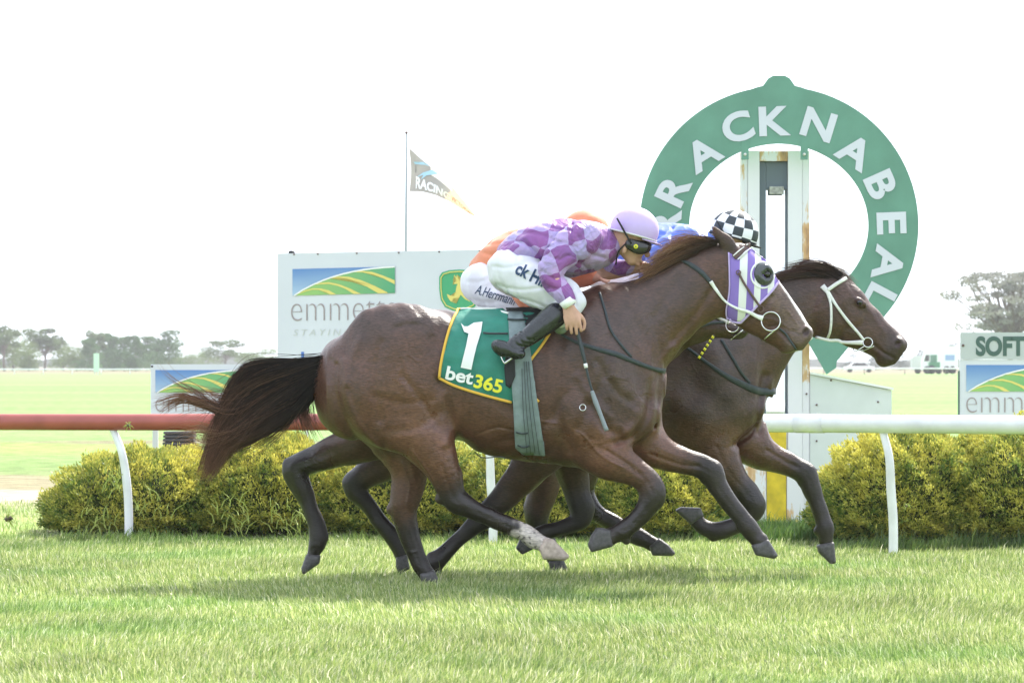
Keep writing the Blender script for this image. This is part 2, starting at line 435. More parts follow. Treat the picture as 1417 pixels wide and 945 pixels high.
class Skin:
    """lays points given in photo pixels (at plane Y0) onto the near side of a body"""
    def __init__(s, bvh, Y0): s.b = bvh; s.Y0 = Y0
    def at(s, px, py, off=0.006, far=False, default=None):
        x, z = PX(px, s.Y0), PZ(py, s.Y0)
        if far: h = s.b.ray_cast(Vector((x, s.Y0 + 2, z)), Vector((0, -1, 0)))
        else: h = s.b.ray_cast(Vector((x, s.Y0 - 2, z)), Vector((0, 1, 0)))
        if h[0] is None:
            n = s.b.find_nearest(Vector((x, s.Y0 - 0.05 if default is None else default, z)))
            return n[0] + n[1] * off
        y = h[0].y
        return Vector((x, y + off * (1 if far else -1), z))
    def strap(s, name, pts, width, m, parent, thick=0.003, off=0.004, sub=8, smooth_y=2, far=False):
        c = catmull(pts, sub)
        P3 = [s.at(p[0], p[1], off, far) for p in c]
        ys = np.array([p.y for p in P3])
        for _ in range(smooth_y): ys[1:-1] = np.minimum(ys[1:-1], (ys[:-2] + ys[1:-1] + ys[2:]) / 3) if not far else np.maximum(ys[1:-1], (ys[:-2] + ys[1:-1] + ys[2:]) / 3)
        for p, y in zip(P3, ys): p.y = y
        mb2 = MB(); n = len(P3); ws = width if isinstance(width, (list, tuple)) else [width] * n
        rings = []
        for i, p in enumerate(P3):
            d = P3[min(i + 1, n - 1)] - P3[max(i - 1, 0)]; d.normalize()
            a = d.cross(Vector((0, 1, 0)));
            if a.length < 1e-4: a = Vector((1, 0, 0))
            a.normalize(); b = a.cross(d)
            w = np.interp(i / (n - 1), np.linspace(0, 1, len(ws)), ws) / 2
            rings.append([mb2.bm.verts.new(p + a * (w * ca) + b * (thick * sa)) for ca, sa in ((1, 0), (0.8, 1), (-0.8, 1), (-1, 0), (-0.8, -1), (0.8, -1))])
        for i in range(n - 1):
            for k in range(6): mb2.bm.faces.new((rings[i][k], rings[i][(k + 1) % 6], rings[i + 1][(k + 1) % 6], rings[i + 1][k]))
        mb2.bm.faces.new(rings[0][::-1]); mb2.bm.faces.new(rings[-1])
        return mb2.build(name, m, parent, smooth=True)
    def sheet(s, name, poly, step, m, parent, off=0.01, thick=0.004, wrink=0.0, seed=0):
        """cloth cut to a pixel polygon laid over the body"""
        poly = np.asarray(poly, float)
        bm = bmesh.new(); vs = [bm.verts.new((p[0], p[1], 0)) for p in poly]; bm.faces.new(vs)
        lo, hi = poly.min(0), poly.max(0)
        for axis in (0, 1):
            t = lo[axis] + step
            while t < hi[axis]:
                co = (t, 0, 0) if axis == 0 else (0, t, 0); nn = (1, 0, 0) if axis == 0 else (0, 1, 0)
                bmesh.ops.bisect_plane(bm, geom=bm.verts[:] + bm.edges[:] + bm.faces[:], plane_co=co, plane_no=nn, dist=1e-4)
                t += step
        r = np.random.default_rng(seed); ks = r.normal(size=(5, 2)) * 0.09; ph = r.uniform(0, 6, 5)
        for v in bm.verts:
            px, py = v.co.x, v.co.y
            w = wrink * sum(math.sin(px * k[0] + py * k[1] + p) for k, p in zip(ks, ph)) / 5
            v.co = s.at(px, py, off + max(-off * 0.5, w))
        for _ in range(2): bmesh.ops.smooth_vert(bm, verts=[v for v in bm.verts if not v.is_boundary], factor=0.4, use_axis_y=True)
        bmesh.ops.recalc_face_normals(bm, faces=bm.faces[:])
        if bm.faces and sum(f.normal.y for f in bm.faces) > 0: bmesh.ops.reverse_faces(bm, faces=bm.faces[:])
        me = bpy.data.meshes.new(name); bm.to_mesh(me); bm.free()
        o = link(name, me, m, parent, smooth=True)
        if thick:
            sm = o.modifiers.new('solid', 'SOLIDIFY'); sm.thickness = thick; sm.offset = -1
        return o

FONT_CACHE = {}
def text_mesh(txt, bold=0.0, shear=0.0, maxedge=None, spacing=1.0):
    """returns (verts 2D np, tris) with cap/ascender units of font size 1, left at 0, baseline 0"""
    cu = bpy.data.curves.new('t', 'FONT'); cu.body = txt; cu.size = 1.0; cu.offset = bold; cu.shear = shear; cu.resolution_u = 6
    cu.space_character = spacing; cu.fill_mode = 'FRONT'
    ob = bpy.data.objects.new('t', cu); COL.objects.link(ob)
    dg = bpy.context.evaluated_depsgraph_get(); dg.update()
    me = bpy.data.meshes.new_from_object(ob.evaluated_get(dg))
    bm = bmesh.new(); bm.from_mesh(me); bmesh.ops.triangulate(bm, faces=bm.faces[:])
    if maxedge:
        for _ in range(4):
            ed = [e for e in bm.edges if e.calc_length() > maxedge]
            if not ed: break
            bmesh.ops.subdivide_edges(bm, edges=ed, cuts=1); bmesh.ops.triangulate(bm, faces=bm.faces[:])
    bm.verts.ensure_lookup_table()
    V = np.array([v.co[:2] for v in bm.verts]); T = [[v.index for v in f.verts] for f in bm.faces]
    bm.free(); bpy.data.objects.remove(ob); bpy.data.curves.remove(cu); bpy.data.meshes.remove(me)
    V = V.copy(); V[:, 0] -= V[:, 0].min()
    return V, T

def text_obj(name, txt, fn, m, parent, width=None, height=None, bold=0.0, shear=0.0, maxedge=None, spacing=1.0):
    """fn maps (u,v) in metres/pixels of text space -> Vector. width: total width, height: scale of y so that caps ~0.73*height"""
    V, T = text_mesh(txt, bold, shear, maxedge, spacing)
    sx = width / V[:, 0].max() if width else height
    sy = height if height else sx
    pts = [fn(v[0] * sx, v[1] * sy) for v in V]
    me = bpy.data.meshes.new(name); me.from_pydata([tuple(p) for p in pts], [], T); me.update()
    return link(name, me, m, parent)
# ------------------------------------------------------------------ horses
BASE = dict(
    top=[(432, 545), (436, 512), (445, 487), (462, 470), (498, 452), (538, 430), (575, 426), (612, 430), (650, 432), (700, 430), (750, 425), (790, 412), (825, 400), (855, 398), (885, 412), (905, 450), (917, 500), (918, 545)],
    bot=[(432, 546), (445, 585), (480, 610), (540, 615), (600, 612), (640, 613), (664, 626), (702, 635), (750, 640), (800, 646), (840, 640), (872, 618), (898, 600), (912, 580), (918, 546)],
    wid=[(432, 520, .06), (455, 520, .19), (500, 520, .26), (560, 520, .285), (620, 520, .265), (690, 520, .275), (760, 520, .27), (820, 520, .245), (870, 520, .22), (900, 520, .17), (918, 520, .06)])

def grow(n, px): return [(x, y, r + px) for x, y, r in n]

H1 = dict(
    Y=20.0, T=lambda x, y: (x, y), seed=1, h=0.007, bumps=[(611, 688, 9, -.14), (542, 706, 9, .12), (890, 672, 6, -.13), (977, 664, 7, .11), (736, 748, 7, -.14), (866, 746, 6, -.13), (1026, 731, 6, .11), (905, 690, 12, -.13), (988, 650, 12, .11)],
    neck_top=[(800, 420), (835, 399), (870, 389), (905, 370), (940, 347), (970, 336), (995, 336), (1010, 341), (1024, 350)],
    neck_bot=[(880, 600), (905, 580), (917, 548), (921, 515), (930, 499), (952, 473), (980, 446), (1002, 436), (1020, 420), (1045, 400)],
    neck_axis=((830, 500), (1005, 385)), neck_w=[(820, 500, .19), (870, 470, .155), (920, 440, .115), (970, 405, .09), (1010, 385, .085)],
    head_top=[(993, 352), (1003, 340), (1019, 336), (1034, 339), (1047, 349), (1062, 363), (1076, 382), (1089, 401), (1100, 419), (1110, 434), (1119, 447), (1125, 454), (1127, 462)],
    head_bot=[(993, 360), (999, 400), (1003, 432), (1015, 447), (1030, 458), (1048, 468), (1062, 474), (1074, 481), (1082, 488), (1092, 489), (1101, 486), (1112, 484), (1121, 474), (1127, 464)],
    head_axis=((1000, 385), (1120, 472)), head_w=[(995, 385, .06), (1010, 390, .1), (1035, 400, .105), (1060, 425, .082), (1085, 448, .062), (1100, 460, .064), (1115, 468, .062), (1125, 470, .04)],
    ears=[[(1014, 350, 9), (1004, 337, 8.5), (995, 327, 5.5), (988, 317, 1.5)]], ear_y=-.055,
    eye=None, nostril=(1114, 459), mouth=[(1078, 458), (1090, 470), (1101, 482)],
    hind=[dict(y=-.14, pale=True, pts=[(545, 492, 72), (558, 552, 66), (588, 600, 42), (612, 642, 27), (625, 680, 19), (634, 692, 17), (655, 704, 13), (690, 720, 12), (722, 733, 12.5), (736, 742, 14), (748, 749, 11.5), (757, 754, 11)],
               hoof=[(744, 757), (752, 741), (764, 743), (790, 770), (784, 774), (750, 772)]),
          dict(y=.12, pts=[(510, 520, 66), (535, 575, 56), (556, 622, 33), (566, 655, 26), (560, 690, 21), (557, 708, 19), (564, 740, 14), (573, 765, 12.5), (582, 784, 13), (590, 796, 11)],
               hoof=[(580, 795), (600, 790), (609, 811), (584, 811)])],
    fore=[dict(y=-.13, pts=[(812, 555, 62), (826, 610, 42), (846, 634, 30), (872, 649, 21), (893, 664, 18), (902, 682, 18.5), (893, 703, 14), (876, 722, 12), (862, 732, 13.5), (850, 738, 12), (842, 741, 12)],
               hoof=[(826, 727), (846, 730), (849, 754), (816, 763), (812, 754), (817, 740)]),
          dict(y=.11, pts=[(868, 590, 45), (900, 618, 29), (930, 633, 21), (962, 643, 16.5), (984, 654, 17.5), (994, 672, 14.5), (1012, 698, 11.5), (1027, 717, 12), (1037, 730, 13.5), (1048, 745, 11), (1053, 750, 11)],
               hoof=[(1040, 755), (1064, 746), (1079, 771), (1076, 774), (1046, 768)])],
    relief=[([(612, 528), (622, 560), (632, 600), (640, 640)], .012, 7), ([(520, 548), (560, 557), (600, 552)], .0025, 5), ([(540, 595), (580, 590), (612, 568)], .003, 6),
            ([(530, 475), (524, 500), (522, 540), (528, 580)], .006, 6), ([(548, 455), (568, 449), (586, 453)], .0035, 4), ([(556, 445), (576, 443)], -.005, 7),
            ([(458, 500), (464, 540), (480, 590), (510, 622)], .006, 6), ([(905, 515), (898, 545), (893, 575), (876, 600), (850, 612)], .012, 5), ([(912, 520), (908, 560), (905, 590)], .008, 3.5), ([(882, 560), (880, 585), (866, 602)], -.01, 9),
            ([(775, 470), (770, 520), (772, 580), (790, 620)], .008, 8), ([(845, 470), (835, 520), (815, 560), (800, 590)], .007, 7), ([(870, 430), (890, 470), (906, 505)], .006, 7), ([(815, 560), (835, 590), (855, 600)], .008, 6),
            ([(780, 545), (760, 580), (730, 600), (690, 610)], .005, 6), ([(838, 622), (866, 640), (886, 655)], .006, 2.5), ([(900, 628), (940, 642), (968, 646)], .006, 2.5),
            ([(468, 505), (470, 550), (492, 600), (525, 640)], .006, 4), ([(478, 500), (482, 550), (506, 596), (540, 632)], -.005, 5), ([(620, 545), (632, 580), (618, 612)], -.006, 6),
            ([(600, 470), (612, 500), (606, 540)], .004, 8), ([(500, 470), (488, 500), (484, 530)], -.005, 6), ([(640, 520), (700, 560), (760, 575)], .004, 10), ([(798, 520), (818, 552), (842, 575)], -.005, 5),
            ([(930, 480), (912, 500), (902, 520)], -.004, 4), ([(960, 365), (930, 400), (905, 440)], .004, 7), ([(560, 520), (590, 560), (606, 590)], .004, 5), ([(825, 500), (850, 540), (880, 560)], .005, 6), ([(868, 440), (850, 480), (846, 520)], -.006, 8),
            ([(660, 600), (690, 590), (730, 600)], .0035, 1.6), ([(720, 560), (745, 580), (770, 585)], -.003, 1.3), ([(806, 600), (830, 628), (860, 645)], -.004, 1.4), ([(570, 620), (592, 650), (606, 676)], -.004, 1.5), ([(555, 640), (566, 668), (562, 700)], -.004, 1.5), ([(1050, 440), (1072, 444), (1092, 456)], -.003, 1.5), ([(1085, 425), (1096, 440), (1104, 452)], -.0025, 1.3),
            ([(930, 470), (965, 430), (985, 400)], .006, 5), ([(1030, 446), (1052, 430), (1066, 412)], .005, 4), ([(1062, 452), (1080, 452), (1100, 460)], .003, 2.5)],
    paint='bay')

def t3(x, y): return (905 + (x - 918) * .966, 504 + (y - 504) * .966)
def t2(x, y): return (1061 + (x - 918) * .935, 504 + (y - 504) * .935)
H3 = dict(
    Y=20.75, T=t3, seed=3, h=0.010, bumps=[(402, 641, 9, -.13), (481, 670, 9, .12), (449, 740, 7, -.13), (680, 706, 8, -.12), (812, 708, 10, .1), (598, 768, 7, -.12)],
    neck_top=[(795, 425), (830, 407), (860, 405), (890, 402), (915, 398), (935, 402), (950, 412)],
    neck_bot=[(870, 590), (895, 570), (908, 545), (915, 520), (925, 505), (940, 490), (960, 470), (975, 455)],
    neck_axis=((820, 500), (950, 440)), neck_w=[(810, 500, .18), (860, 475, .15), (900, 455, .11), (955, 445, .085)],
    head_top=[(915, 412), (930, 407), (948, 415), (966, 425), (984, 431), (1000, 438), (1014, 444), (1027, 451), (1036, 458)],
    head_bot=[(915, 427), (925, 462), (945, 479), (965, 477), (984, 470), (1000, 468), (1016, 470), (1029, 468), (1036, 461)],
    head_axis=((920, 435), (1036, 460)), head_w=[(915, 437, 0.06), (935, 437, 0.1), (955, 442, 0.1), (980, 452, 0.075), (1002, 456, 0.06), (1022, 459, 0.06), (1036, 460, 0.03)],
    ears=[[(930, 412, 8), (916, 404, 7), (902, 400, 2)]], ear_y=-.05, eye=(956, 431), nostril=(1028, 456), mouth=[(1004, 460), (1018, 464), (1030, 464)],
    hind=[dict(y=-.13, pts=[(520, 530, 60), (522, 585, 46), (495, 612, 29), (468, 622, 23), (440, 634, 19), (412, 645, 17), (414, 662, 16), (426, 690, 12), (436, 715, 11.5), (442, 737, 13.5), (440, 752, 11)],
               hoof=[(427, 764), (446, 766), (444, 776), (420, 793), (419, 786)]),
          dict(y=.12, pts=[(560, 540, 60), (558, 595, 46), (544, 628, 29), (525, 645, 24), (500, 662, 19), (490, 674, 17), (505, 696, 12), (526, 724, 10.5), (546, 750, 12), (553, 764, 10)],
               hoof=[(548, 772), (562, 768), (566, 788), (552, 796), (548, 786)])],
    fore=[dict(y=-.12, pts=[(775, 560, 55), (757, 612, 36), (737, 640, 29), (712, 670, 21), (690, 694, 17.5), (672, 712, 16), (650, 732, 11.5), (622, 757, 11), (604, 774, 13), (600, 786, 11), (596, 792, 10)],
               hoof=[(590, 790), (610, 788), (612, 799), (600, 806), (590, 804)]),
          dict(y=.10, pts=[(800, 560, 55), (792, 620, 34), (792, 650, 24), (799, 680, 19), (806, 705, 17.5), (800, 722, 13), (776, 732, 10.5), (752, 738, 11), (738, 745, 12), (730, 752, 10)],
               hoof=[(722, 742), (734, 744), (738, 760), (722, 768), (714, 760)])],
    relief=[([(905, 515), (893, 575), (860, 610)], .01, 5)], paint='dark')
H2 = dict(
    Y=21.4, T=t2, seed=2, h=0.0085, bumps=[(733, 702, 9, -.12), (797, 692, 9, .12), (1044, 698, 9, -.12), (1122, 655, 10, .11), (1112, 668, 6, .11), (985, 742, 6, -.12), (1133, 735, 6, .11)],
    neck_top=[(950, 425), (985, 407), (1015, 400), (1045, 388), (1075, 376), (1105, 370), (1130, 367), (1150, 373), (1166, 386)],
    neck_bot=[(1000, 590), (1030, 580), (1052, 567), (1068, 554), (1076, 534), (1088, 511), (1100, 487), (1120, 470), (1140, 455), (1165, 440), (1185, 425)],
    neck_axis=((985, 500), (1140, 410)), neck_w=[(975, 500, .18), (1020, 470, .15), (1070, 440, .11), (1110, 420, .09), (1150, 410, .08)],
    head_top=[(1118, 378), (1130, 366), (1148, 369), (1168, 382), (1186, 397), (1204, 416), (1217, 431), (1229, 445), (1240, 457), (1248, 465), (1255, 475), (1255, 480)],
    head_bot=[(1118, 400), (1120, 440), (1128, 462), (1142, 469), (1157, 475), (1175, 482), (1195, 489), (1209, 494), (1214, 503), (1222, 508), (1234, 505), (1241, 502), (1250, 496), (1251, 488), (1255, 481)],
    head_axis=((1130, 412), (1248, 488)), head_w=[(1118, 410, .05), (1135, 415, .1), (1160, 425, .105), (1185, 440, .085), (1210, 465, .062), (1228, 480, .062), (1243, 485, .06), (1254, 485, .035)],
    ears=[[(1152, 378, 7), (1135, 370, 7), (1120, 366, 5), (1106, 367, 1.5)]], ear_y=-.05,
    eye=(1188, 419), nostril=(1240, 476), mouth=[(1206, 476), (1220, 487), (1236, 496)],
    hind=[dict(y=-.12, pts=[(735, 540, 60), (745, 600, 44), (752, 645, 28), (750, 680, 21), (742, 706, 18.5), (746, 730, 12.5), (758, 752, 11.5), (766, 768, 12), (770, 776, 10)],
               hoof=[(758, 774), (778, 770), (786, 788), (780, 793), (762, 792)]),
          dict(y=.12, pts=[(780, 540, 58), (800, 605, 42), (806, 645, 27), (805, 675, 19), (810, 694, 17), (826, 710, 12), (856, 728, 11), (880, 742, 12.5), (896, 749, 11), (904, 754, 10)],
               hoof=[(897, 756), (912, 745), (926, 755), (937, 768), (934, 770), (902, 769)])],
    fore=[dict(y=-.12, pts=[(975, 570, 52), (988, 615, 33), (1002, 645, 24), (1020, 668, 18), (1036, 688, 17), (1042, 703, 15), (1030, 718, 12), (1008, 729, 11.5), (988, 733, 12), (972, 727, 11), (962, 718, 10)],
               hoof=[(970, 702), (974, 712), (956, 724), (944, 714), (932, 704), (938, 701)]),
          dict(y=.11, pts=[(1018, 590, 42), (1045, 620, 27), (1070, 634, 20), (1098, 645, 15.5), (1117, 657, 16), (1125, 675, 13.5), (1133, 697, 11.5), (1140, 718, 12), (1144, 733, 13), (1145, 747, 9.5)],
               hoof=[(1132, 755), (1142, 752), (1156, 750), (1159, 782), (1154, 783), (1134, 764)])],
    relief=[([(1055, 520), (1048, 560), (1040, 595), (1015, 615)], .012, 5), ([(1064, 545), (1058, 580), (1050, 600)], .008, 3.5), ([(1196, 436), (1190, 450), (1172, 455)], .004, 4),
            ([(1196, 420), (1206, 436), (1222, 460)], -.003, 3), ([(1150, 400), (1165, 445), (1158, 470)], .004, 5), ([(1060, 622), (1090, 640), (1106, 646)], .006, 2.5)],
    paint='bay2')

def hoof_mesh(poly, Y0, dy, halfw, name, m, parent):
    """rounded hoof block from its side outline"""
    pz = np.array([(PX(p[0], Y0), PZ(p[1], Y0)) for p in poly]); pz = pz.mean(0) + (pz - pz.mean(0)) * .78; lo = pz.min(0) - .03; hi = pz.max(0) + .03
    f = Field((lo[0], Y0 + dy - halfw - .02, lo[1]), (hi[0], Y0 + dy + halfw + .02, hi[1]), 0.005)
    X = f.x[:, None]; Z = f.z[None, :]; best = np.full((len(f.x), len(f.z)), 1e9)
    for i in range(len(pz)):
        a = pz[i]; b = pz[(i + 1) % len(pz)]; d = b - a
        t = np.clip(((X - a[0]) * d[0] + (Z - a[1]) * d[1]) / (d @ d), 0, 1)
        best = np.minimum(best, np.hypot(X - a[0] - t * d[0], Z - a[1] - t * d[1]))
    pass
    ins = inpoly(np.broadcast_to(X, best.shape), np.broadcast_to(Z, best.shape), pz)
    d2 = (np.where(ins, -best, best) - .011)[:, None, :]
    dyy = (np.abs(f.y - Y0 - dy) - halfw)[None, :, None]
    f.F[:] = -smin(-np.broadcast_to(d2, f.F.shape), -np.broadcast_to(dyy, f.F.shape), 0.03)
    V, Q = f.mesh(); V = relax(V, Q, 2)
    return link(name, mesh_np(name, V, Q), m, parent)

PAL = {'bay': ((.082, .036, .025), (.015, .0115, .011), (.165, .07, .042)),
       'bay2': ((.066, .031, .023), (.014, .0105, .0105), (.14, .062, .04)),
       'dark': ((.06, .029, .022), (.014, .0105, .0105), (.11, .052, .036))}

def build_horse(S, label):
    Y0 = S['Y']; T = S['T']; s = Y0 / FP
    w2 = lambda p: (PX(p[0], Y0), PZ(p[1], Y0))
    wT = lambda p: w2(T(p[0], p[1]))
    xs = [T(430, 0)[0] - 30] + [p[0] for l in S['hind'] + S['fore'] for p in l['pts']] + [p[0] for p in S['head_top']]
    lo = (PX(min(xs) - 30, Y0), Y0 - .42, -.03); hi = (PX(max(xs) + 12, Y0), Y0 + .42, PZ(305 if S is H1 else 350, Y0))
    f = Field(lo, hi, S['h'])
    sc = T(1000, 0)[0] - T(0, 0)[0]; sc /= 1000
    f.loft(wT((432, 520)), wT((918, 520)), [wT(p) for p in BASE['top']], [wT(p) for p in BASE['bot']], [(*wT(p), p[2]) for p in BASE['wid']], Y0, 0.0, 2.15)
    f.loft(w2(S['neck_axis'][0]), w2(S['neck_axis'][1]), [w2(p) for p in S['neck_top']], [w2(p) for p in S['neck_bot']], [(*w2(p), p[2]) for p in S['neck_w']], Y0, 0.05, 2.0)
    f.loft(w2(S['head_axis'][0]), w2(S['head_axis'][1]), [w2(p) for p in S['head_top']], [w2(p) for p in S['head_bot']], [(*w2(p), p[2]) for p in S['head_w']], Y0, 0.025, 2.3)
    # shoulder, hip and haunch masses
    for sd_ in (-1, 1):
        f.ell((*[wT((838, 520))[0], Y0 + sd_ * .15, wT((838, 520))[1]],), (.33, .15, .12), -68, 0.06)
        f.ell((wT((812, 575))[0], Y0 + sd_ * .17, wT((812, 575))[1]), (.2, .13, .1), -30, 0.05)
        f.ell((wT((560, 470))[0], Y0 + sd_ * .15, wT((560, 470))[1]), (.22, .14, .12), 10, 0.06)
        f.ell((wT((890, 575))[0], Y0 + sd_ * .09, wT((890, 575))[1]), (.13, .09, .085), 60, 0.03)
    grooves = []
    for kind in ('hind', 'fore'):
        for l in S[kind]:
            n = len(l['pts']); rows = []
            for i, (px, py, r) in enumerate(l['pts']):
                rm = r * s
                if rm > .12: w = .115
                else: w = rm * (.9 if rm > .08 else .82)
                yy = Y0 + l['y'] * (1.0 if i > 1 else .95)
                rows.append((*[PX(px, Y0), yy, PZ(py, Y0)], rm, max(w, .03)))
            f.chain(rows, 0.05 if True else 0, 5)
            hc = np.mean(np.array(l['hoof'], float), 0); e_ = l['pts'][-1]
            f.chain([(PX(e_[0], Y0), Y0 + l['y'], PZ(e_[1], Y0), e_[2] * s, e_[2] * s * .85), (PX(hc[0], Y0), Y0 + l['y'], PZ(hc[1], Y0), 7.5 * s, 7.5 * s)], .012, 1)
            # groove between cannon bone and tendon, and between the forearm muscles
            lg = l['pts']; j0 = [i for i, p in enumerate(lg) if p[2] <= 16][0]
            if j0 + 2 < len(lg): grooves.append(([w2(p) for p in lg[j0:j0 + 3]], .0028, 1.9 * s, l['y']))
            j1 = [i for i, p in enumerate(lg) if p[2] <= 36][0]
            grooves.append(([w2(p) for p in lg[j1:j0]] if j0 - j1 > 1 else [w2(lg[j1]), w2(lg[j1 + 1])], .0035, 2.2 * s, l['y']))
    for bx, by, br, byy in S['bumps']: f.ell((PX(bx, Y0), Y0 + byy, PZ(by, Y0)), (br * s, br * s, br * s * .8), 0, .012)
    for e in S['ears']:
        for sd_ in (1, -1):
            yy = S['ear_y'] * sd_
            f.chain([(PX(x, Y0), Y0 + yy * (1 + .15 * i), PZ(y, Y0) + (0 if sd_ > 0 else .012), r * s, max(r * s * .55, .007)) for i, (x, y, r) in enumerate(e)], 0.012, 4)
    # face: cheek, eye socket, nostril, mouth, chin
    hx = S['head_w']
    nx_, nz_ = w2(S['nostril'])
    for sd_ in (-1, 1):
        f.ell((nx_, Y0 + sd_ * .050, nz_), (.038, .030, .020), 62, 0.012)
        f.ell((nx_ + .003, Y0 + sd_ * .072, nz_), (.027, .017, .022), 62, 0.005, sub=True)
        if S['eye']:
            ex, ez = w2(S['eye'])
            f.ell((ex, Y0 + sd_ * .088, ez), (.036, .024, .02), -40, 0.012)
            f.ell((ex - .002, Y0 + sd_ * .108, ez), (.019, .013, .012), -40, 0.006, sub=True)
    f.relief([w2(p) for p in S['mouth']], .009, .0075)
    for line, amp, sig in S['relief']: f.relief([w2(p) for p in line], amp * 1.5, sig * s * 1.05)
    for g_, am_, sg_, yy_ in grooves: f.relief(g_, am_, sg_, 1 if yy_ < 0 else -1, Y0)
    f.noise(.0011, 22, S['seed'])
    V, Q = f.mesh(); V = relax(V, Q, 3)
    # coat colours
    body, dark, warm = [np.array(c) for c in PAL[S['paint']]]
    C = np.tile(body, (len(V), 1))
    X, Yv, Z = V[:, 0], V[:, 1], V[:, 2]
    def dist(line):
        best = np.full(len(V), 1e9); pts = [np.array(w2(p)) for p in line]
        for a, b in zip(pts[:-1], pts[1:]):
            d = b - a; t = np.clip(((X - a[0]) * d[0] + (Z - a[1]) * d[1]) / max(d @ d, 1e-9), 0, 1)
            best = np.minimum(best, np.hypot(X - a[0] - t * d[0], Z - a[1] - t * d[1]))
        return best
    def mixc(m_, c, near=None):
        if near is not None: m_ = m_ * (np.abs(Yv - (Y0 + near)) < .13)
        C[:] = C * (1 - m_[:, None]) + np.array(c) * m_[:, None]
    sm = lambda a, b, v: np.clip((v - a) / (b - a), 0, 1) ** 2 * (3 - 2 * np.clip((v - a) / (b - a), 0, 1))
    for kind in ('hind', 'fore'):
        for l in S[kind]:
            j = [i for i, p in enumerate(l['pts']) if p[2] <= 19.5][0]
            dk = [(p[0], p[1]) for p in l['pts'][j:]]
            mixc(.93 * (1 - sm(.05, .24, dist(dk))), dark, l['y'])
            up = [(p[0], p[1]) for p in l['pts'][max(j - 2, 1):j]]
            if len(up) > 1: mixc(.45 * (1 - sm(.05, .2, dist(up))), warm, l['y'])
    # coat tones: darker topline, neck and shoulder, redder flank and thigh
    bl_ = lambda pts, r0_, r1_, c, a: mixc(a * (1 - sm(r0_, r1_, dist([T(*p) for p in pts]))), c)
    bl_([(560, 560), (600, 600)], .05, .35, warm, .40); bl_([(650, 590), (740, 610)], .03, .18, warm * .7, .35); bl_([(500, 450), (600, 436), (700, 436)], .02, .16, dark * 2.2, .5)
    bl_([(830, 470), (850, 540)], .05, .30, dark * 2.4, .45); bl_([(880, 440), (940, 400)], .04, .22, dark * 2.2, .45); bl_([(800, 610), (860, 610)], .02, .14, warm, .4)
    mixc(.5 * (1 - sm(.04, .10, dist([S['nostril'], S['mouth'][-1]]))), dark if S is not H1 else np.array((.10, .075, .065)))
    mixc(.6 * (1 - sm(.02, .09, dist(S['neck_top'][2:-1]))), dark)
    if S is H1:
        mixc(.6 * (1 - sm(.03, .10, dist([(1075, 405), (1098, 445)]))), np.array((.13, .085, .065)))
        mixc(.9 * (1 - sm(.016, .026, np.hypot(X - nx_, (Z - nz_)))), (.035, .016, .016))
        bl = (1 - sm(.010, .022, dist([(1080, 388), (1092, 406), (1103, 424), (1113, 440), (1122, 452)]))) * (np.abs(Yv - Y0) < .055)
        mixc(bl, (.68, .64, .62))  # white blaze, with the bright rim light along the nose painted into it
        # white sock with an uneven edge and dark flecks
        g = sm(708, 722, (X / s + CX) + 0.55 * (((CH - Z) / s + HZ) - 728) + 5 * np.sin(Z * 90) + 3 * np.sin(X * 120 + 1))
        near = dist([(p[0], p[1]) for p in S['hind'][0]['pts'][7:]])
        msk = g * (near < .09) * (Yv < Y0 - .02) * ((CH - Z) / s + HZ > 700)
        mixc(msk, (.46, .40, .37))
        fl = msk * np.clip(np.sin(X * 97 + 2 * np.sin(Z * 61)) * np.sin(Z * 113 + 1 + 2 * np.sin(X * 71)) * 2.5 - 1.2, 0, 1)
        mixc(fl, (.05, .04, .04))
    else:
        mixc(.85 * (1 - sm(.014, .024, np.hypot(X - nx_, (Z - nz_)))), (.035, .016, .016))
    root = empty('racehorse', (PX(T(680, 0)[0], Y0), Y0, 0), label, 'horse', 'racehorses at full gallop on the track')
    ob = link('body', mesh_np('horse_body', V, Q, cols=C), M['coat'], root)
    bv = bvh_of(V, Q)
    for kind in ('hind', 'fore'):
        for l in S[kind]:
            hf = hoof_mesh(l['hoof'], Y0, l['y'], .052, 'hoof', M['hoof_pale'] if l.get('pale') else M['hoof'], root)
            # racing plate along the sole
            hp = l['hoof']; k = len(hp)
    if S['eye']:
        ex, ez = w2(S['eye'])
        for sd_ in (-1, 1):
            MB().ball((ex - .002, Y0 + sd_ * .094, ez), (.019, .0165, .015), 20).build('eye', M['eye'], root, True)
    return root, bv, Skin(bv, Y0)

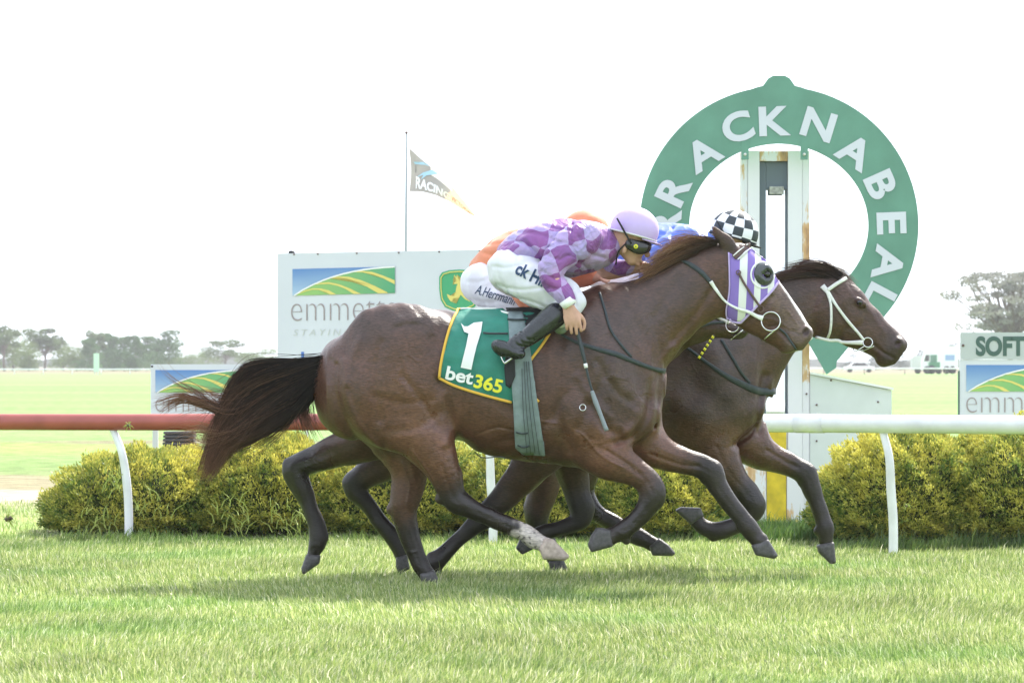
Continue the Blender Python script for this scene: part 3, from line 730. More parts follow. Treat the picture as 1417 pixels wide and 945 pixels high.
def strands(name, guides, n, rad, Y0, dy, m, parent, c0, c1, seed=0, jit=4.0, sub=5, dyj=.03, tipj=1.0, cpow=2.0, lmin=.55):
    """hair: guides = list of pixel polylines with equal length; strands interpolate between neighbours"""
    r = np.random.default_rng(seed); G = [np.array(g, float) for g in guides]
    VV = []; FF = []; CC = []; base = 0
    for i in range(n):
        if len(G) > 1:
            u = r.uniform(0, len(G) - 1); a = int(min(u, len(G) - 2)); t = u - a; p = G[a] * (1 - t) + G[a + 1] * t
        else: p = G[0].copy()
        k = len(p); ramp = np.linspace(0, 1, k)[:, None]
        off = r.normal(size=(1, 2)) * jit; wob = np.cumsum(r.normal(size=(k, 2)) * jit * .45 * tipj, 0)
        p = p + off * (.3 + ramp) + wob * ramp
        L_ = r.uniform(lmin, 1.0)
        c = catmull(p, sub); c = c[:max(4, int(len(c) * L_))]; m_ = len(c)
        yy = Y0 + dy + r.normal() * dyj + r.normal() * dyj * np.linspace(0, 1, m_)
        X = (c[:, 0] - CX) / FP * Y0; Z = CH - (c[:, 1] - HZ) / FP * Y0
        Pn = np.stack([X, yy, Z], 1); d = np.gradient(Pn, axis=0); d /= np.linalg.norm(d, axis=1)[:, None] + 1e-9
        a = np.cross(d, [0, 1, 0]); a /= np.linalg.norm(a, axis=1)[:, None] + 1e-9; b = np.cross(d, a)
        rr = rad * r.uniform(.6, 1.3) * (1 - np.linspace(0, 1, m_) ** 3 * .9)
        ring = np.stack([Pn + (a * math.cos(q) + b * math.sin(q)) * rr[:, None] for q in (0, 2.094, 4.189)], 1)
        VV.append(ring.reshape(-1, 3))
        tt = np.linspace(0, 1, m_) ** cpow; v = r.uniform(.7, 1.35)
        cc = (np.array(c0)[None] * (1 - tt[:, None]) + np.array(c1)[None] * tt[:, None]) * v
        CC.append(np.repeat(cc, 3, 0))
        for q in range(m_ - 1):
            for e in range(3): FF.append((base + q * 3 + e, base + q * 3 + (e + 1) % 3, base + q * 3 + 3 + (e + 1) % 3, base + q * 3 + 3 + e))
        base += m_ * 3
    return link(name, mesh_np(name, np.vstack(VV), FF, cols=np.vstack(CC)), m, parent)

def smooth_tube(name, pts3, rad, m, parent, sub=6, seg=8):
    c = catmull([tuple(p) for p in pts3], sub); rr = rad
    if isinstance(rad, (list, tuple)): rr = list(np.interp(np.linspace(0, 1, len(c)), np.linspace(0, 1, len(rad)), rad))
    return MB().tube([Vector(p) for p in c], rr, seg).build(name, m, parent, True)

def ring(name, px, py, r_px, Sk, m, parent, rad=.0035, off=.012, squash=1.0):
    c = Sk.at(px, py, off); s = Sk.Y0 / FP
    pts = [Vector((c.x + math.cos(a) * r_px * s, c.y + .004 * math.sin(a), c.z + math.sin(a) * r_px * s * squash)) for a in np.linspace(0, 2 * math.pi, 33)]
    return MB().tube(pts, rad, 8, cap=False).build(name, m, parent, True)

horse1, bv1, K1 = build_horse(H1, 'near bay racehorse with purple striped hood, eye cup and green cloth')
horse3, bv3, K3 = build_horse(H3, 'dark racehorse half hidden in the middle, its low head under the hooded one')
horse2, bv2, K2 = build_horse(H2, 'leading dark bay racehorse with white bridle, stretched out in front')

# manes and tails
DK, RU = (.022, .016, .016), (.27, .13, .08)
strands('tail', [[(466, 489), (425, 498), (380, 499), (346, 503), (322, 530), (305, 575), (290, 622), (281, 668)],
                 [(466, 493), (420, 510), (380, 530), (345, 552), (320, 578), (301, 604), (289, 634), (282, 664)],
                 [(466, 497), (428, 528), (398, 558), (364, 580), (334, 598), (311, 614), (295, 642), (284, 662)],
                 [(464, 502), (436, 542), (414, 568), (384, 590), (350, 608), (321, 620), (300, 646), (286, 660)]],
        2300, .0020, 20.0, 0.0, M['hair'], horse1, DK, RU, 5, 4.5, 5, .04, .7, 3.0, lmin=.72)
strands('tail_lock', [[(352, 545), (318, 566), (285, 554), (250, 545), (218, 551), (202, 552)], [(345, 556), (314, 574), (284, 564), (256, 556), (236, 566), (222, 582)]],
        110, .0021, 20.0, -.04, M['hair'], horse1, (.04, .026, .024), (.38, .19, .13), 28, 2.2, 5, .02, .8, 1.2, lmin=.7)
strands('tail_lock', [[(350, 560), (322, 590), (300, 592), (272, 588), (246, 594)], [(345, 580), (320, 606), (300, 606), (280, 600), (262, 606)]],
        110, .0019, 20.0, -.03, M['hair'], horse1, (.05, .03, .026), (.5, .26, .17), 29, 3.0, 5, .02, .9, .9, lmin=.6)
strands('tail_wisp', [[(440, 505), (380, 520), (330, 545), (285, 548), (245, 545), (205, 552)], [(430, 520), (380, 545), (330, 565), (290, 556), (250, 560), (215, 575)],
                      [(420, 520), (375, 530), (320, 568), (280, 560), (250, 570), (222, 590)]],
        130, .0017, 20.0, 0.0, M['hair'], horse1, (.04, .026, .024), (.40, .20, .13), 6, 7.0, 5, .05, 1.2, 1.2)
strands('tail_wisp', [[(420, 540), (370, 570), (330, 590), (300, 596), (262, 590), (232, 596)], [(410, 560), (350, 590), (310, 610), (280, 618), (262, 610), (240, 622)]],
        160, .0016, 20.0, 0.0, M['hair'], horse1, (.05, .03, .026), (.5, .26, .17), 26, 6.0, 5, .05, 1.2, .9)
strands('tail_tangle', [[(450, 492), (405, 500), (360, 510), (322, 535), (300, 575), (288, 612)], [(440, 510), (400, 530), (350, 560), (322, 588), (300, 600), (280, 606)],
                        [(430, 530), (390, 562), (352, 584), (330, 606), (302, 630), (292, 655)]],
        200, .0016, 20.0, -.03, M['hair'], horse1, (.035, .024, .022), (.33, .17, .11), 27, 10.0, 5, .06, 1.6, 1.8)
strands('tail_wisp', [[(430, 500), (370, 510), (310, 560), (270, 540), (235, 520), (212, 494)], [(430, 500), (370, 520), (315, 568), (272, 548), (240, 530), (222, 505)]],
        60, .0015, 20.0, 0.0, M['hair'], horse1, (.05, .035, .033), (.34, .2, .14), 7, 3.0, 5, .03)
strands('tail_wisp', [[(440, 515), (415, 550), (385, 592), (350, 618), (320, 628)], [(440, 520), (420, 560), (390, 600), (360, 622), (335, 634)]],
        60, .0015, 20.0, 0.0, M['hair'], horse1, (.05, .035, .033), (.3, .17, .1), 8, 4.0, 5, .03)
strands('mane', [[(995, 334), (968, 330), (948, 334), (930, 340), (915, 350), (903, 362)], [(985, 338), (960, 343), (938, 352), (920, 360), (902, 368), (886, 378)],
                 [(960, 350), (935, 360), (910, 372), (890, 382), (870, 390), (852, 397)]],
        560, .0016, 20.0, -.03, M['hair'], horse1, (.045, .028, .026), (.42, .22, .13), 9, 4.6, 5, .035, 1.1, 1.0)
strands('mane', [[(1165, 380), (1145, 366), (1122, 363), (1100, 368), (1080, 374)], [(1158, 388), (1138, 378), (1112, 374), (1090, 377), (1066, 380)], [(1110, 378), (1085, 382), (1055, 392), (1030, 400), (1005, 408)]],
        600, .0017, 21.4, -.03, M['hair'], horse2, (.035, .025, .024), (.15, .08, .06), 10, 3.0, 5, .035, 1.0, 1.0)
strands('mane_wisp', [[(985, 332), (962, 326), (938, 328), (917, 336)], [(955, 340), (938, 336), (920, 345), (905, 357)], [(930, 350), (905, 356), (885, 372), (868, 384)]], 170, .0013, 20.0, -.02, M['hair'], horse1, (.16, .09, .06), (.55, .33, .2), 19, 5.0, 5, .05, 1.5, .7)
strands('forelock', [[(1152, 368), (1166, 374), (1180, 386), (1192, 398)], [(1150, 372), (1160, 378), (1172, 388), (1184, 398)]], 90, .0014, 21.4, -.01, M['hair'], horse2, (.035, .025, .024), (.12, .07, .05), 11, 1.5, 5, .02)
strands('tail', [[(446, 494), (420, 530), (412, 565), (422, 590), (432, 608)], [(452, 500), (430, 540), (425, 570), (432, 596), (444, 612)]], 200, .002, 20.75, .05, M['hair'], horse3, DK, RU, 12, 6, 5, .04, 1.0, 2.0)
strands('mane', [[(945, 410), (915, 402), (885, 400), (855, 402)], [(950, 420), (920, 414), (890, 410), (860, 410)]], 200, .0018, 20.75, -.02, M['hair'], horse3, DK, (.08, .05, .04), 13, 3, 5, .03)
strands('tail', [[(615, 490), (585, 520), (570, 560), (575, 600), (590, 640)], [(620, 500), (600, 530), (590, 570), (595, 610), (600, 640)]], 200, .002, 21.4, .0, M['hair'], horse2, DK, RU, 14, 6, 5, .04, 1.0, 2.0)
# fetlock tufts
strands('fetlock_tuft', [[(606, 766), (598, 768), (592, 768)], [(604, 776), (597, 782), (594, 790)]], 60, .0012, 20.75, -.12, M['hair'], horse3, DK, DK, 15, 1.6, 3, .015)

# ---- tack of the near horse
s1 = 20.0 / FP
hood_poly = [(1007, 350), (1014, 354), (1034, 338), (1046, 347), (1062, 362), (1077, 382), (1078, 388), (1066, 404), (1046, 424), (1028, 443), (1022, 446), (1007, 443), (1004, 430), (1008, 400)]
def hood():
    st = bpy.data.materials.new('striped_hood'); st.use_nodes = True; nt = st.node_tree; b = nt.nodes['Principled BSDF']
    t = nt.nodes.new('ShaderNodeTexCoord'); sp = nt.nodes.new('ShaderNodeSeparateXYZ'); nt.links.new(t.outputs['Object'], sp.inputs[0])
    a = nt.nodes.new('ShaderNodeMath'); a.operation = 'MULTIPLY'; a.inputs[1].default_value = 0.04 ; nt.links.new(sp.outputs['Z'], a.inputs[0])
    ad = nt.nodes.new('ShaderNodeMath'); ad.operation = 'SUBTRACT'; nt.links.new(sp.outputs['X'], ad.inputs[0]); nt.links.new(a.outputs[0], ad.inputs[1])
    zc = PZ(395, 20) * .04
    x0 = PX(1002, 20) - zc; x1 = PX(1082, 20) - zc
    mr = nt.nodes.new('ShaderNodeMapRange'); mr.inputs['From Min'].default_value = x0; mr.inputs['From Max'].default_value = x1; nt.links.new(ad.outputs[0], mr.inputs['Value'])
    cr = nt.nodes.new('ShaderNodeValToRGB'); cr.color_ramp.interpolation = 'CONSTANT'; nt.links.new(mr.outputs[0], cr.inputs[0])
    pu, wh = (.23, .15, .5, 1), (.72, .72, .72, 1); f_ = lambda px: (px - 1002) / 80
    stops = [(0, pu), (f_(1021), wh), (f_(1031.5), pu), (f_(1042), wh), (f_(1051), pu), (f_(1061), wh), (f_(1070), pu)]
    el = cr.color_ramp.elements; el[0].position = 0; el[0].color = pu; el[1].position = stops[1][0]; el[1].color = wh
    for p, c in stops[2:]: e = el.new(p); e.color = c
    nt.links.new(cr.outputs[0], b.inputs['Base Color']); b.inputs['Roughness'].default_value = .6
    o = K1.sheet('hood', hood_poly, 3.0, st, horse1, .006, .003, .001, 4)
    K1.strap('hood_edge', [(1078, 388), (1066, 404), (1046, 424), (1028, 443), (1022, 447), (1007, 444)], .012, M['lilac'], horse1, .004, .008)
    K1.strap('hood_edge', [(1007, 350), (1008, 400), (1004, 430), (1006, 443)], .008, M['lilac'], horse1, .004, .008)
    return o
hd = hood()
# eye cup with its aperture
cc = K1.at(1054, 381, .0)
mb = MB(); n = 14
for i in range(n):
    pass
cup = MB().ball((cc.x, cc.y + .012, cc.z), (15.5 * s1, .052, 17 * s1), 28)
bm = cup.bm
for v in [v for v in bm.verts if (Vector((v.co.x - cc.x - .024, 0, v.co.z - cc.z - .004)).length < .026 and v.co.y < cc.y - .005)]:
    v.co.y = cc.y + .0
cup.build('eye_cup', M['cup'], horse1, True)
MB().ball((cc.x + .024, cc.y - .002, cc.z + .004), (.02, .012, .02), 18).build('eye', M['eye'], horse1, True)
K1.strap('eye_cup_rim', [(1054 + 16.5 * math.cos(a), 381 + 18 * math.sin(a)) for a in np.linspace(0, 6.28, 14)], .01, M['whitep'], horse1, .004, .006, 3)
K1.strap('brow_band', [(1014, 357), (1022, 350), (1031, 343), (1038, 339)], .034, M['leather_b'], horse1, .003, .012)
K1.strap('brow_band_piping', [(1013, 355), (1021, 348), (1030, 341), (1036, 336)], .006, M['leather_w'], horse1, .005, .016)
K1.strap('brow_band_piping', [(1019, 360), (1026, 354), (1035, 346), (1041, 342)], .006, M['leather_w'], horse1, .005, .016)
K1.strap('cheek_strap', [(1020, 378), (1028, 393), (1040, 411), (1050, 425)], .013, M['leather_b'], horse1, .004, .013)
ring('strap_ring', 1020, 378, 3, K1, M['leather_b'], horse1, .003, .016)
ring('strap_ring', 1051, 428, 4.2, K1, M['leather_b'], horse1, .003, .014)
ring('bit_ring', 1065, 445, 13, K1, M['steel'], horse1, .0042, .02)
K1.strap('bit_bar', [(1057, 469), (1066, 461), (1076, 453)], .008, M['steel'], horse1, .004, .016)
K1.strap('chin_strap', [(1078, 455), (1086, 462), (1094, 474), (1101, 484)], .012, M['leather_d'], horse1, .003, .005)
K1.strap('rein', [(940, 360), (955, 367), (970, 378), (982, 391)], [.008, .026, .026, .022], M['leather_d'], horse1, .004, .009)
K1.strap('rein', [(982, 390), (990, 402), (1002, 417), (1018, 427), (1034, 432), (1046, 438), (1054, 441)], [.022, .018, .012, .014, .018, .022, .03], M['leather_w'], horse1, .004, .016)
K1.strap('breast_plate', [(776, 463), (795, 473), (824, 483), (850, 490), (875, 500), (900, 509), (920, 514)], [.014, .018, .024, .03, .026, .022, .03], M['leather_d'], horse1, .004, .007)
K1.strap('neck_strap', [(829, 405), (836, 430), (843, 455), (855, 474), (872, 494)], .014, M['leather_d'], horse1, .003, .006)
ring('buckle_ring', 805, 563, 4.2, K1, M['steel'], horse1, .003, .008)
smooth_tube('girth_lace', [K1.at(650, 637, .01), P(668, 633, 19.8), P(690, 632, 19.76), P(700, 634, 19.78)], .003, M['leather_d'], horse1)
# tack of the leading horse
K2.strap('brow_band', [(1143, 402), (1156, 393), (1170, 385)], .022, M['leather_w'], horse2, .004, .012)
K2.strap('cheek_strap', [(1136, 396), (1144, 406), (1155, 423), (1170, 443), (1185, 460), (1194, 471)], [.034, .024, .016, .018, .016, .016], M['leather_w'], horse2, .004, .010)
K2.strap('throat_strap', [(1142, 404), (1147, 420), (1148, 440), (1147, 458), (1144, 469)], .015, M['leather_w'], horse2, .004, .010)
K2.strap('rein', [(1128, 467), (1150, 472), (1172, 474), (1193, 474)], [.016, .018, .02, .03], M['leather_w'], horse2, .004, .016)
K2.strap('rein', [(1100, 486), (1112, 478), (1124, 468)], [.014, .014, .02], M['leather_w'], horse2, .004, .016)
ring('bit_ring', 1199, 474, 6.5, K2, M['steel'], horse2, .004, .018)
K2.strap('bit_bar', [(1184, 492), (1195, 485), (1208, 479)], .007, M['steel'], horse2, .004, .012)
smooth_tube('lip_strap', [K2.at(1178, 490, .01), P(1184, 486, 21.25), P(1196, 479, 21.25)], .003, M['steel'], horse2)
K2.strap('breast_plate', [(925, 470), (950, 483), (975, 502), (1000, 519), (1025, 532), (1050, 541), (1073, 541)], [.014, .016, .02, .03, .04, .045, .04], M['leather_d'], horse2, .004, .008)
K2.strap('neck_strap', [(995, 470), (1010, 495), (1022, 515), (1035, 530)], .018, M['leather_d'], horse2, .003, .007)
# tack of the middle horse
K3.strap('nose_band', [(975, 441), (988, 438), (1000, 443), (1008, 447)], .02, M['sheep'], horse3, .006, .012)
K3.strap('nose_band_top', [(984, 435), (992, 432), (1000, 438)], .022, M['orange'], horse3, .008, .014)
ring('bit_ring', 1012, 451, 9, K3, M['steel'], horse3, .0035, .03)
K3.strap('bit_bar', [(1010, 470), (1019, 463), (1028, 456)], .006, M['steel'], horse3, .004, .02)
K3.strap('breast_plate', [(890, 470), (905, 486), (915, 500)], .02, M['leather_d'], horse3, .004, .007)
K3.strap('head_strap', [(945, 452), (965, 452), (985, 447), (1003, 446)], .016, M['leather_d'], horse3, .004, .007)
# ---- saddle cloths and saddles
def cloth_print(name, txt, ox, oy, ang, width, height, m, parent, bold, off, Sk, shear=0, maxedge=.25, spacing=1.0, slope=0.0):
    ca, sa = math.cos(R(ang)), math.sin(R(ang))
    return text_obj(name, txt, lambda u, v: Sk.at(ox + u * ca + v * sa, oy + u * sa - v * ca, off), m, parent, width, height, bold, shear, maxedge, spacing)

cl = empty('saddle_cloth', K1.at(660, 480, 0), 'green saddle cloth with gold edge and white number one on near horse', 'saddle cloth')
cpoly = [(637, 425), (660, 426), (700, 430), (740, 432), (762, 440), (760, 456), (748, 478), (733, 500), (728, 514), (726, 530), (732, 543), (742, 553), (708, 557), (670, 547), (632, 535), (608, 523), (612, 500), (620, 465), (628, 440)]
CL = K1.sheet('cloth', cpoly, 4.0, M['green'], cl, .012, .005, .014, 2)
K1.strap('edging', [(637, 425), (628, 441), (620, 465), (612, 500), (609, 523)], .015, M['gold'], CL, .005, .016)
K1.strap('edging', [(609, 523), (632, 534), (670, 546), (708, 556)], .015, M['gold'], CL, .005, .016)
K1.strap('edging', [(760, 462), (748, 480), (733, 500), (728, 514), (726, 528), (731, 542), (745, 555)], .015, M['gold'], CL, .005, .020)
K1.strap('seam', [(637, 425), (655, 424), (680, 428), (704, 434)], .012, M['whitep'], CL, .004, .018)
one = [(639, 448), (645, 455), (652, 454), (660, 446.5), (668, 446), (665, 462), (658, 485), (655, 500), (653, 511), (639, 508), (644, 490), (648, 468), (650, 460), (645, 460)]
one = [(638.5, 447.5), (643, 452), (648, 452), (656, 447), (668, 445.5), (666, 460), (660, 480), (656, 497), (653, 511.5), (638.5, 508.5), (642, 494), (646, 478), (649, 462), (643, 459.5)]
K1.sheet('number', one, 4.0, M['whitep'], CL, .022, .0, .0)
cloth_print('lettering', 'bet', 617, 523.5, 12, 38, 25, M['whitep'], CL, .028, .024, K1)
cloth_print('lettering', '365', 655.5, 534.5, 13, 39, 25, M['yellow'], CL, .028, .024, K1)

sd1 = empty('saddle', K1.at(735, 440, 0), 'small black racing saddle with wide grey girth under the purple jockey', 'saddle')
MBs = K1.sheet('saddle_flap', [(700, 424), (770, 420), (786, 436), (766, 456), (735, 462), (706, 454)], 6, M['blackmat'], sd1, .018, .006)
GIR = K1.sheet('girth', [(703, 431), (723, 431), (733, 480), (738, 520), (746, 575), (754, 630), (737, 629), (724, 629), (713, 619), (710, 560), (706, 500)], 6, M['grey_web'], sd1, .03, .006)
for a, b in (((728, 500), (740, 626)), ((731, 500), (746, 628)), ((725, 500), (734, 626)), ((722, 510), (729, 626))):
    K1.strap('girth_seam', [a, ((a[0] + b[0]) / 2 - 1.5, (a[1] + b[1]) / 2), b], .003, M['leather_d'], GIR, .002, .036)
K1.strap('girth_buckle', [(714, 597), (722, 599), (730, 598)], .008, M['leather_d'], GIR, .004, .036)
K1.strap('girth_buckle', [(716, 615), (724, 618), (732, 616)], .008, M['leather_d'], GIR, .004, .036)
K1.strap('stirrup_strap', [(669, 461), (680, 462), (703, 462)], .012, M['leather_d'], sd1, .003, .03)
K1.strap('stirrup_strap', [(702, 442), (715, 443), (728, 442)], .012, M['leather_d'], sd1, .003, .042)
K1.sheet('stirrup_guard', [(700, 488), (712, 488), (713, 520), (706, 537), (700, 533), (698, 510)], 5, M['blackmat'], sd1, .036, .004)
MB().ball(K1.at(775, 456, .02), (.036, .02, .028), 16).build('knee_pad', mat('grey_pad', (.2, .24, .2), .7), sd1, True)
s1 = 20 / FP
yb = 20 - .335
sp = [(719, 489), (712, 493), (705, 498), (698, 503)]
smooth_tube('stirrup_iron', [P(x, y, 20, -.365) for x, y in sp] , .007, M['steel'], sd1)
smooth_tube('stirrup_iron', [P(698, 503, 20, -.365), P(694, 492, 20, -.355), P(700, 478, 20, -.345), P(712, 474, 20, -.345), P(721, 480, 20, -.355), P(719, 489, 20, -.365)], .0045, M['steel'], sd1)
c3 = empty('saddle_cloth', K3.at(640, 500, 0), 'pale saddle cloth almost hidden behind the near jockey on the middle horse', 'saddle cloth')
K3.sheet('cloth', [(600, 432), (690, 436), (728, 440), (722, 470), (700, 500), (640, 500), (600, 490)], 8, M['whitep'], c3, .012, .004, .004, 3)
K3.strap('edging', [(628, 436), (660, 437), (700, 440)], .012, M['orange'], c3, .004, .016)
c2 = empty('saddle_cloth', K2.at(820, 500, 0), 'dark saddle cloth hidden behind the near horse on the leading horse', 'saddle cloth')
K2.sheet('cloth', [(770, 432), (860, 436), (890, 440), (880, 480), (850, 530), (780, 520), (765, 480)], 8, M['navy'], c2, .012, .004, .004, 4)

# ------------------------------------------------------------------ jockeys
def checker_mat():
    m = bpy.data.materials.new('purple_check_silk'); m.use_nodes = True; nt = m.node_tree; b = nt.nodes['Principled BSDF']
    a = nt.nodes.new('ShaderNodeAttribute'); a.attribute_name = 'Col'
    sp = nt.nodes.new('ShaderNodeSeparateXYZ'); nt.links.new(a.outputs['Vector'], sp.inputs[0])
    t = nt.nodes.new('ShaderNodeTexCoord')
    n = nt.nodes.new('ShaderNodeTexNoise'); n.inputs['Scale'].default_value = 5; nt.links.new(t.outputs['Object'], n.inputs['Vector'])
    ma = nt.nodes.new('ShaderNodeVectorMath'); ma.operation = 'MULTIPLY_ADD'; ma.inputs[1].default_value = (1.5, 1.5, 0); ma.inputs[2].default_value = (-.75, -.75, 0)
    nt.links.new(n.outputs['Color'], ma.inputs[0])
    ad = nt.nodes.new('ShaderNodeVectorMath'); ad.operation = 'ADD'; nt.links.new(a.outputs['Vector'], ad.inputs[0]); nt.links.new(ma.outputs[0], ad.inputs[1])
    ck = nt.nodes.new('ShaderNodeTexChecker'); ck.inputs['Scale'].default_value = 1.0
    ck.inputs['Color1'].default_value = (.22, .075, .30, 1); ck.inputs['Color2'].default_value = (.40, .31, .60, 1)
    nt.links.new(ad.outputs[0], ck.inputs['Vector'])
    n3 = nt.nodes.new('ShaderNodeTexNoise'); n3.inputs['Scale'].default_value = 7; nt.links.new(t.outputs['Object'], n3.inputs['Vector'])
    hs = nt.nodes.new('ShaderNodeHueSaturation'); hs.inputs['Hue'].default_value = .5
    mr = nt.nodes.new('ShaderNodeMapRange'); mr.inputs['From Min'].default_value = .35; mr.inputs['From Max'].default_value = .65; mr.inputs['To Min'].default_value = .485; mr.inputs['To Max'].default_value = .54
    nt.links.new(n3.outputs['Fac'], mr.inputs['Value']); nt.links.new(mr.outputs[0], hs.inputs['Hue'])
    nt.links.new(ck.outputs['Color'], hs.inputs['Color']); nt.links.new(hs.outputs[0], b.inputs['Base Color'])
    b.inputs['Roughness'].default_value = .42; b.inputs['Sheen Weight'].default_value = .15
    n2 = nt.nodes.new('ShaderNodeTexNoise'); n2.inputs['Scale'].default_value = 7; n2.inputs['Detail'].default_value = 3; n2.inputs['Distortion'].default_value = 1.6
    nt.links.new(t.outputs['Object'], n2.inputs['Vector'])
    bu = nt.nodes.new('ShaderNodeBump'); bu.inputs['Distance'].default_value = .03; nt.links.new(n2.outputs['Fac'], bu.inputs['Height']); nt.links.new(bu.outputs[0], b.inputs['Normal'])
    tr = nt.nodes.new('ShaderNodeBsdfTranslucent'); nt.links.new(hs.outputs[0], tr.inputs['Color'])
    ms = nt.nodes.new('ShaderNodeMixShader'); ms.inputs[0].default_value = .12; nt.links.new(b.outputs[0], ms.inputs[1]); nt.links.new(tr.outputs[0], ms.inputs[2]); nt.links.new(ms.outputs[0], nt.nodes['Material Output'].inputs['Surface'])
    return m

def cap_check_mat():
    m = bpy.data.materials.new('chequered_cap'); m.use_nodes = True; nt = m.node_tree; b = nt.nodes['Principled BSDF']
    a = nt.nodes.new('ShaderNodeAttribute'); a.attribute_name = 'Col'
    ck = nt.nodes.new('ShaderNodeTexChecker'); ck.inputs['Scale'].default_value = 1.0
    ck.inputs['Color1'].default_value = (.03, .04, .05, 1); ck.inputs['Color2'].default_value = (.78, .79, .85, 1)
    nt.links.new(a.outputs['Vector'], ck.inputs['Vector']); nt.links.new(ck.outputs['Color'], b.inputs['Base Color']); b.inputs['Roughness'].default_value = .6
    return m

def build_jockey(Y0, tf, htf, label, shirt, cap, fine, h, prnt=None):
    """tf maps the traced pose into this jockey's place; htf does the same for the head"""
    s = Y0 / FP
    def p5(x, y, dy, r, w=None, t=tf):
        q = t(x, y); return (PX(q[0], Y0), Y0 + dy, PZ(q[1], Y0), r * s, (r if w is None else w) * s)
    e = empty('person', (PX(tf(735, 0)[0], Y0), Y0, PZ(tf(0, 430)[1], Y0)), label, 'jockey', 'jockeys crouched over their racing horses')
    lo = (PX(tf(660, 0)[0] - 8, Y0), Y0 - .46, PZ(520, Y0)); hi = (PX(htf(925, 0)[0] + 8, Y0), Y0 + .44, PZ(275, Y0))
    # ---------- the body: one continuous figure, clothes go over it
    f = Field(lo, hi, h)
    f.chain([p5(705, 375, 0, 22, 30), p5(740, 348, 0, 24, 32), p5(785, 342, 0, 28, 38), p5(825, 340, 0, 20, 36), p5(845, 340, 0, 12, 13), p5(862, 336, 0, 12.5, 13, htf)], .03)
    for sg, ank in ((-1, 1), (1, 1)):
        f.chain([p5(705, 380, sg * .08, 20), p5(748, 400, sg * .165, 20), p5(788, 416, sg * .225, 15), p5(766, 442, sg * .30, 13), p5(735, 464, sg * .345, 9.5), p5(714, 478, sg * .35, 9)], .02)
        f.chain([p5(700, 480, sg * .35, 7), p5(715, 488, sg * .37, 6)], .015)
    f.chain([p5(802, 328, -.16, 15), p5(785, 345, -.25, 13), p5(763, 372, -.31, 11), p5(772, 400, -.355, 9.5), p5(784, 422, -.37, 7)], .02)
    f.chain([p5(815, 332, .16, 15), p5(832, 352, .22, 13), p5(840, 374, .2, 11), p5(862, 374, .12, 9), p5(882, 370, .06, 7)], .02)
    # head
    f.ell(p5(873, 322, 0, 1, t=htf)[:3], (24 * s, 22 * s, 19 * s), -20, .01)
    f.chain([p5(866, 330, 0, 20, 17, htf), p5(874, 345, 0, 17, 14.5, htf), p5(876, 355, 0, 11, 11, htf)], .02)
    f.ell(p5(874, 361, 0, 1, t=htf)[:3], (7 * s, 6 * s, 8 * s), 0, .015)
    f.chain([p5(893, 339, 0, 3.2, 3, htf), p5(895, 347, 0, 3.4, 3.2, htf), p5(896, 353, 0, 4, 4.2, htf)], .012)
    f.ell(p5(886, 361, 0, 1, t=htf)[:3], (4.2 * s, 2.6 * s, 6.5 * s), -35, .008)
    f.ell(p5(882, 365.5, 0, 1, t=htf)[:3], (4 * s, 2.6 * s, 6 * s), -35, .008)
    for sg in (-1, 1):
        f.ell(p5(886, 349, sg * .045, 1, t=htf)[:3], (6 * s, 6 * s, 5 * s), 0, .015)
        f.ell(p5(864, 344, sg * .072, 1, t=htf)[:3], (4 * s, 8 * s, 3 * s), -15, .006)
    # near hand: palm, four unequal fingers, thumb
    f.chain([p5(784, 422, -.37, 7, 5.5), p5(787, 432, -.375, 9.5, 5.5), p5(790, 443, -.378, 11, 5.2)], .012)
    for i, (kx, ky, tx, ty) in enumerate(((782, 446, 783, 455), (788, 449, 789, 460), (795, 449, 796, 461), (800, 446, 802, 457))):
        f.chain([p5(kx - 1, ky - 6, -.378, 3.0, 2.6), p5(kx, ky, -.384, 2.6), p5(tx, ty, -.378, 2.2), p5(tx + .5, ty + 1, -.360, 2.1), p5(tx, ty - 5, -.348, 2.0)], .004, 3)
    f.chain([p5(794, 432, -.37, 3.6), p5(803, 440, -.365, 3.0), p5(807, 448, -.36, 2.6), p5(806, 456, -.362, 2.3)], .006, 3)
    # far hand on the rein
    f.chain([p5(882, 370, .06, 7, 5.5), p5(890, 369, .05, 8, 6)], .01)
    for i in range(4):
        yy = .03 + .018 * i
        f.chain([p5(890, 366, yy, 2.6), p5(898, 366, yy, 2.4), p5(899, 373, yy, 2.3), p5(893, 376, yy, 2.1)], .004, 3)
    f.chain([p5(888, 374, .02, 3), p5(895, 378, .015, 2.6), p5(900, 376, .02, 2.3)], .005, 3)
    V, Q = f.mesh(); V = relax(V, Q, 2)
    link('body', mesh_np('person_body', V, Q), M['skin'], e)
    # ---------- breeches
    f = Field(lo, hi, h)
    f.chain([p5(702, 372, 0, 27, 34), p5(735, 360, 0, 27, 36)], .02)
    for sg in (-1, 1):
        f.chain([p5(704, 374, sg * .09, 29, 27), p5(745, 396, sg * .165, 29.5, 24), p5(782, 412, sg * .225, 23, 19), p5(788, 421, sg * .24, 20, 17), p5(774, 437, sg * .29, 16.5, 16)], .02)
    for ln, am in (([(688, 395), (720, 402), (760, 398)], .006), ([(700, 410), (735, 418), (768, 432)], .006), ([(770, 380), (788, 400), (796, 425)], .006), ([(683, 370), (700, 372), (725, 368)], .005), ([(760, 440), (780, 420), (800, 402)], .005), ([(715, 350), (722, 375), (750, 390)], .005), ([(690, 350), (685, 380), (700, 405)], -.004)):
        f.relief([(PX(tf(*p)[0], Y0), PZ(tf(*p)[1], Y0)) for p in ln], am, 2.4 * s)
    f.noise(.0016, 30, 3)
    V, Q = f.mesh(); V = relax(V, Q, 2)
    br_ = link('breeches', mesh_np('breeches', V, Q), M['breech'], e); bvb = bvh_of(V, Q)
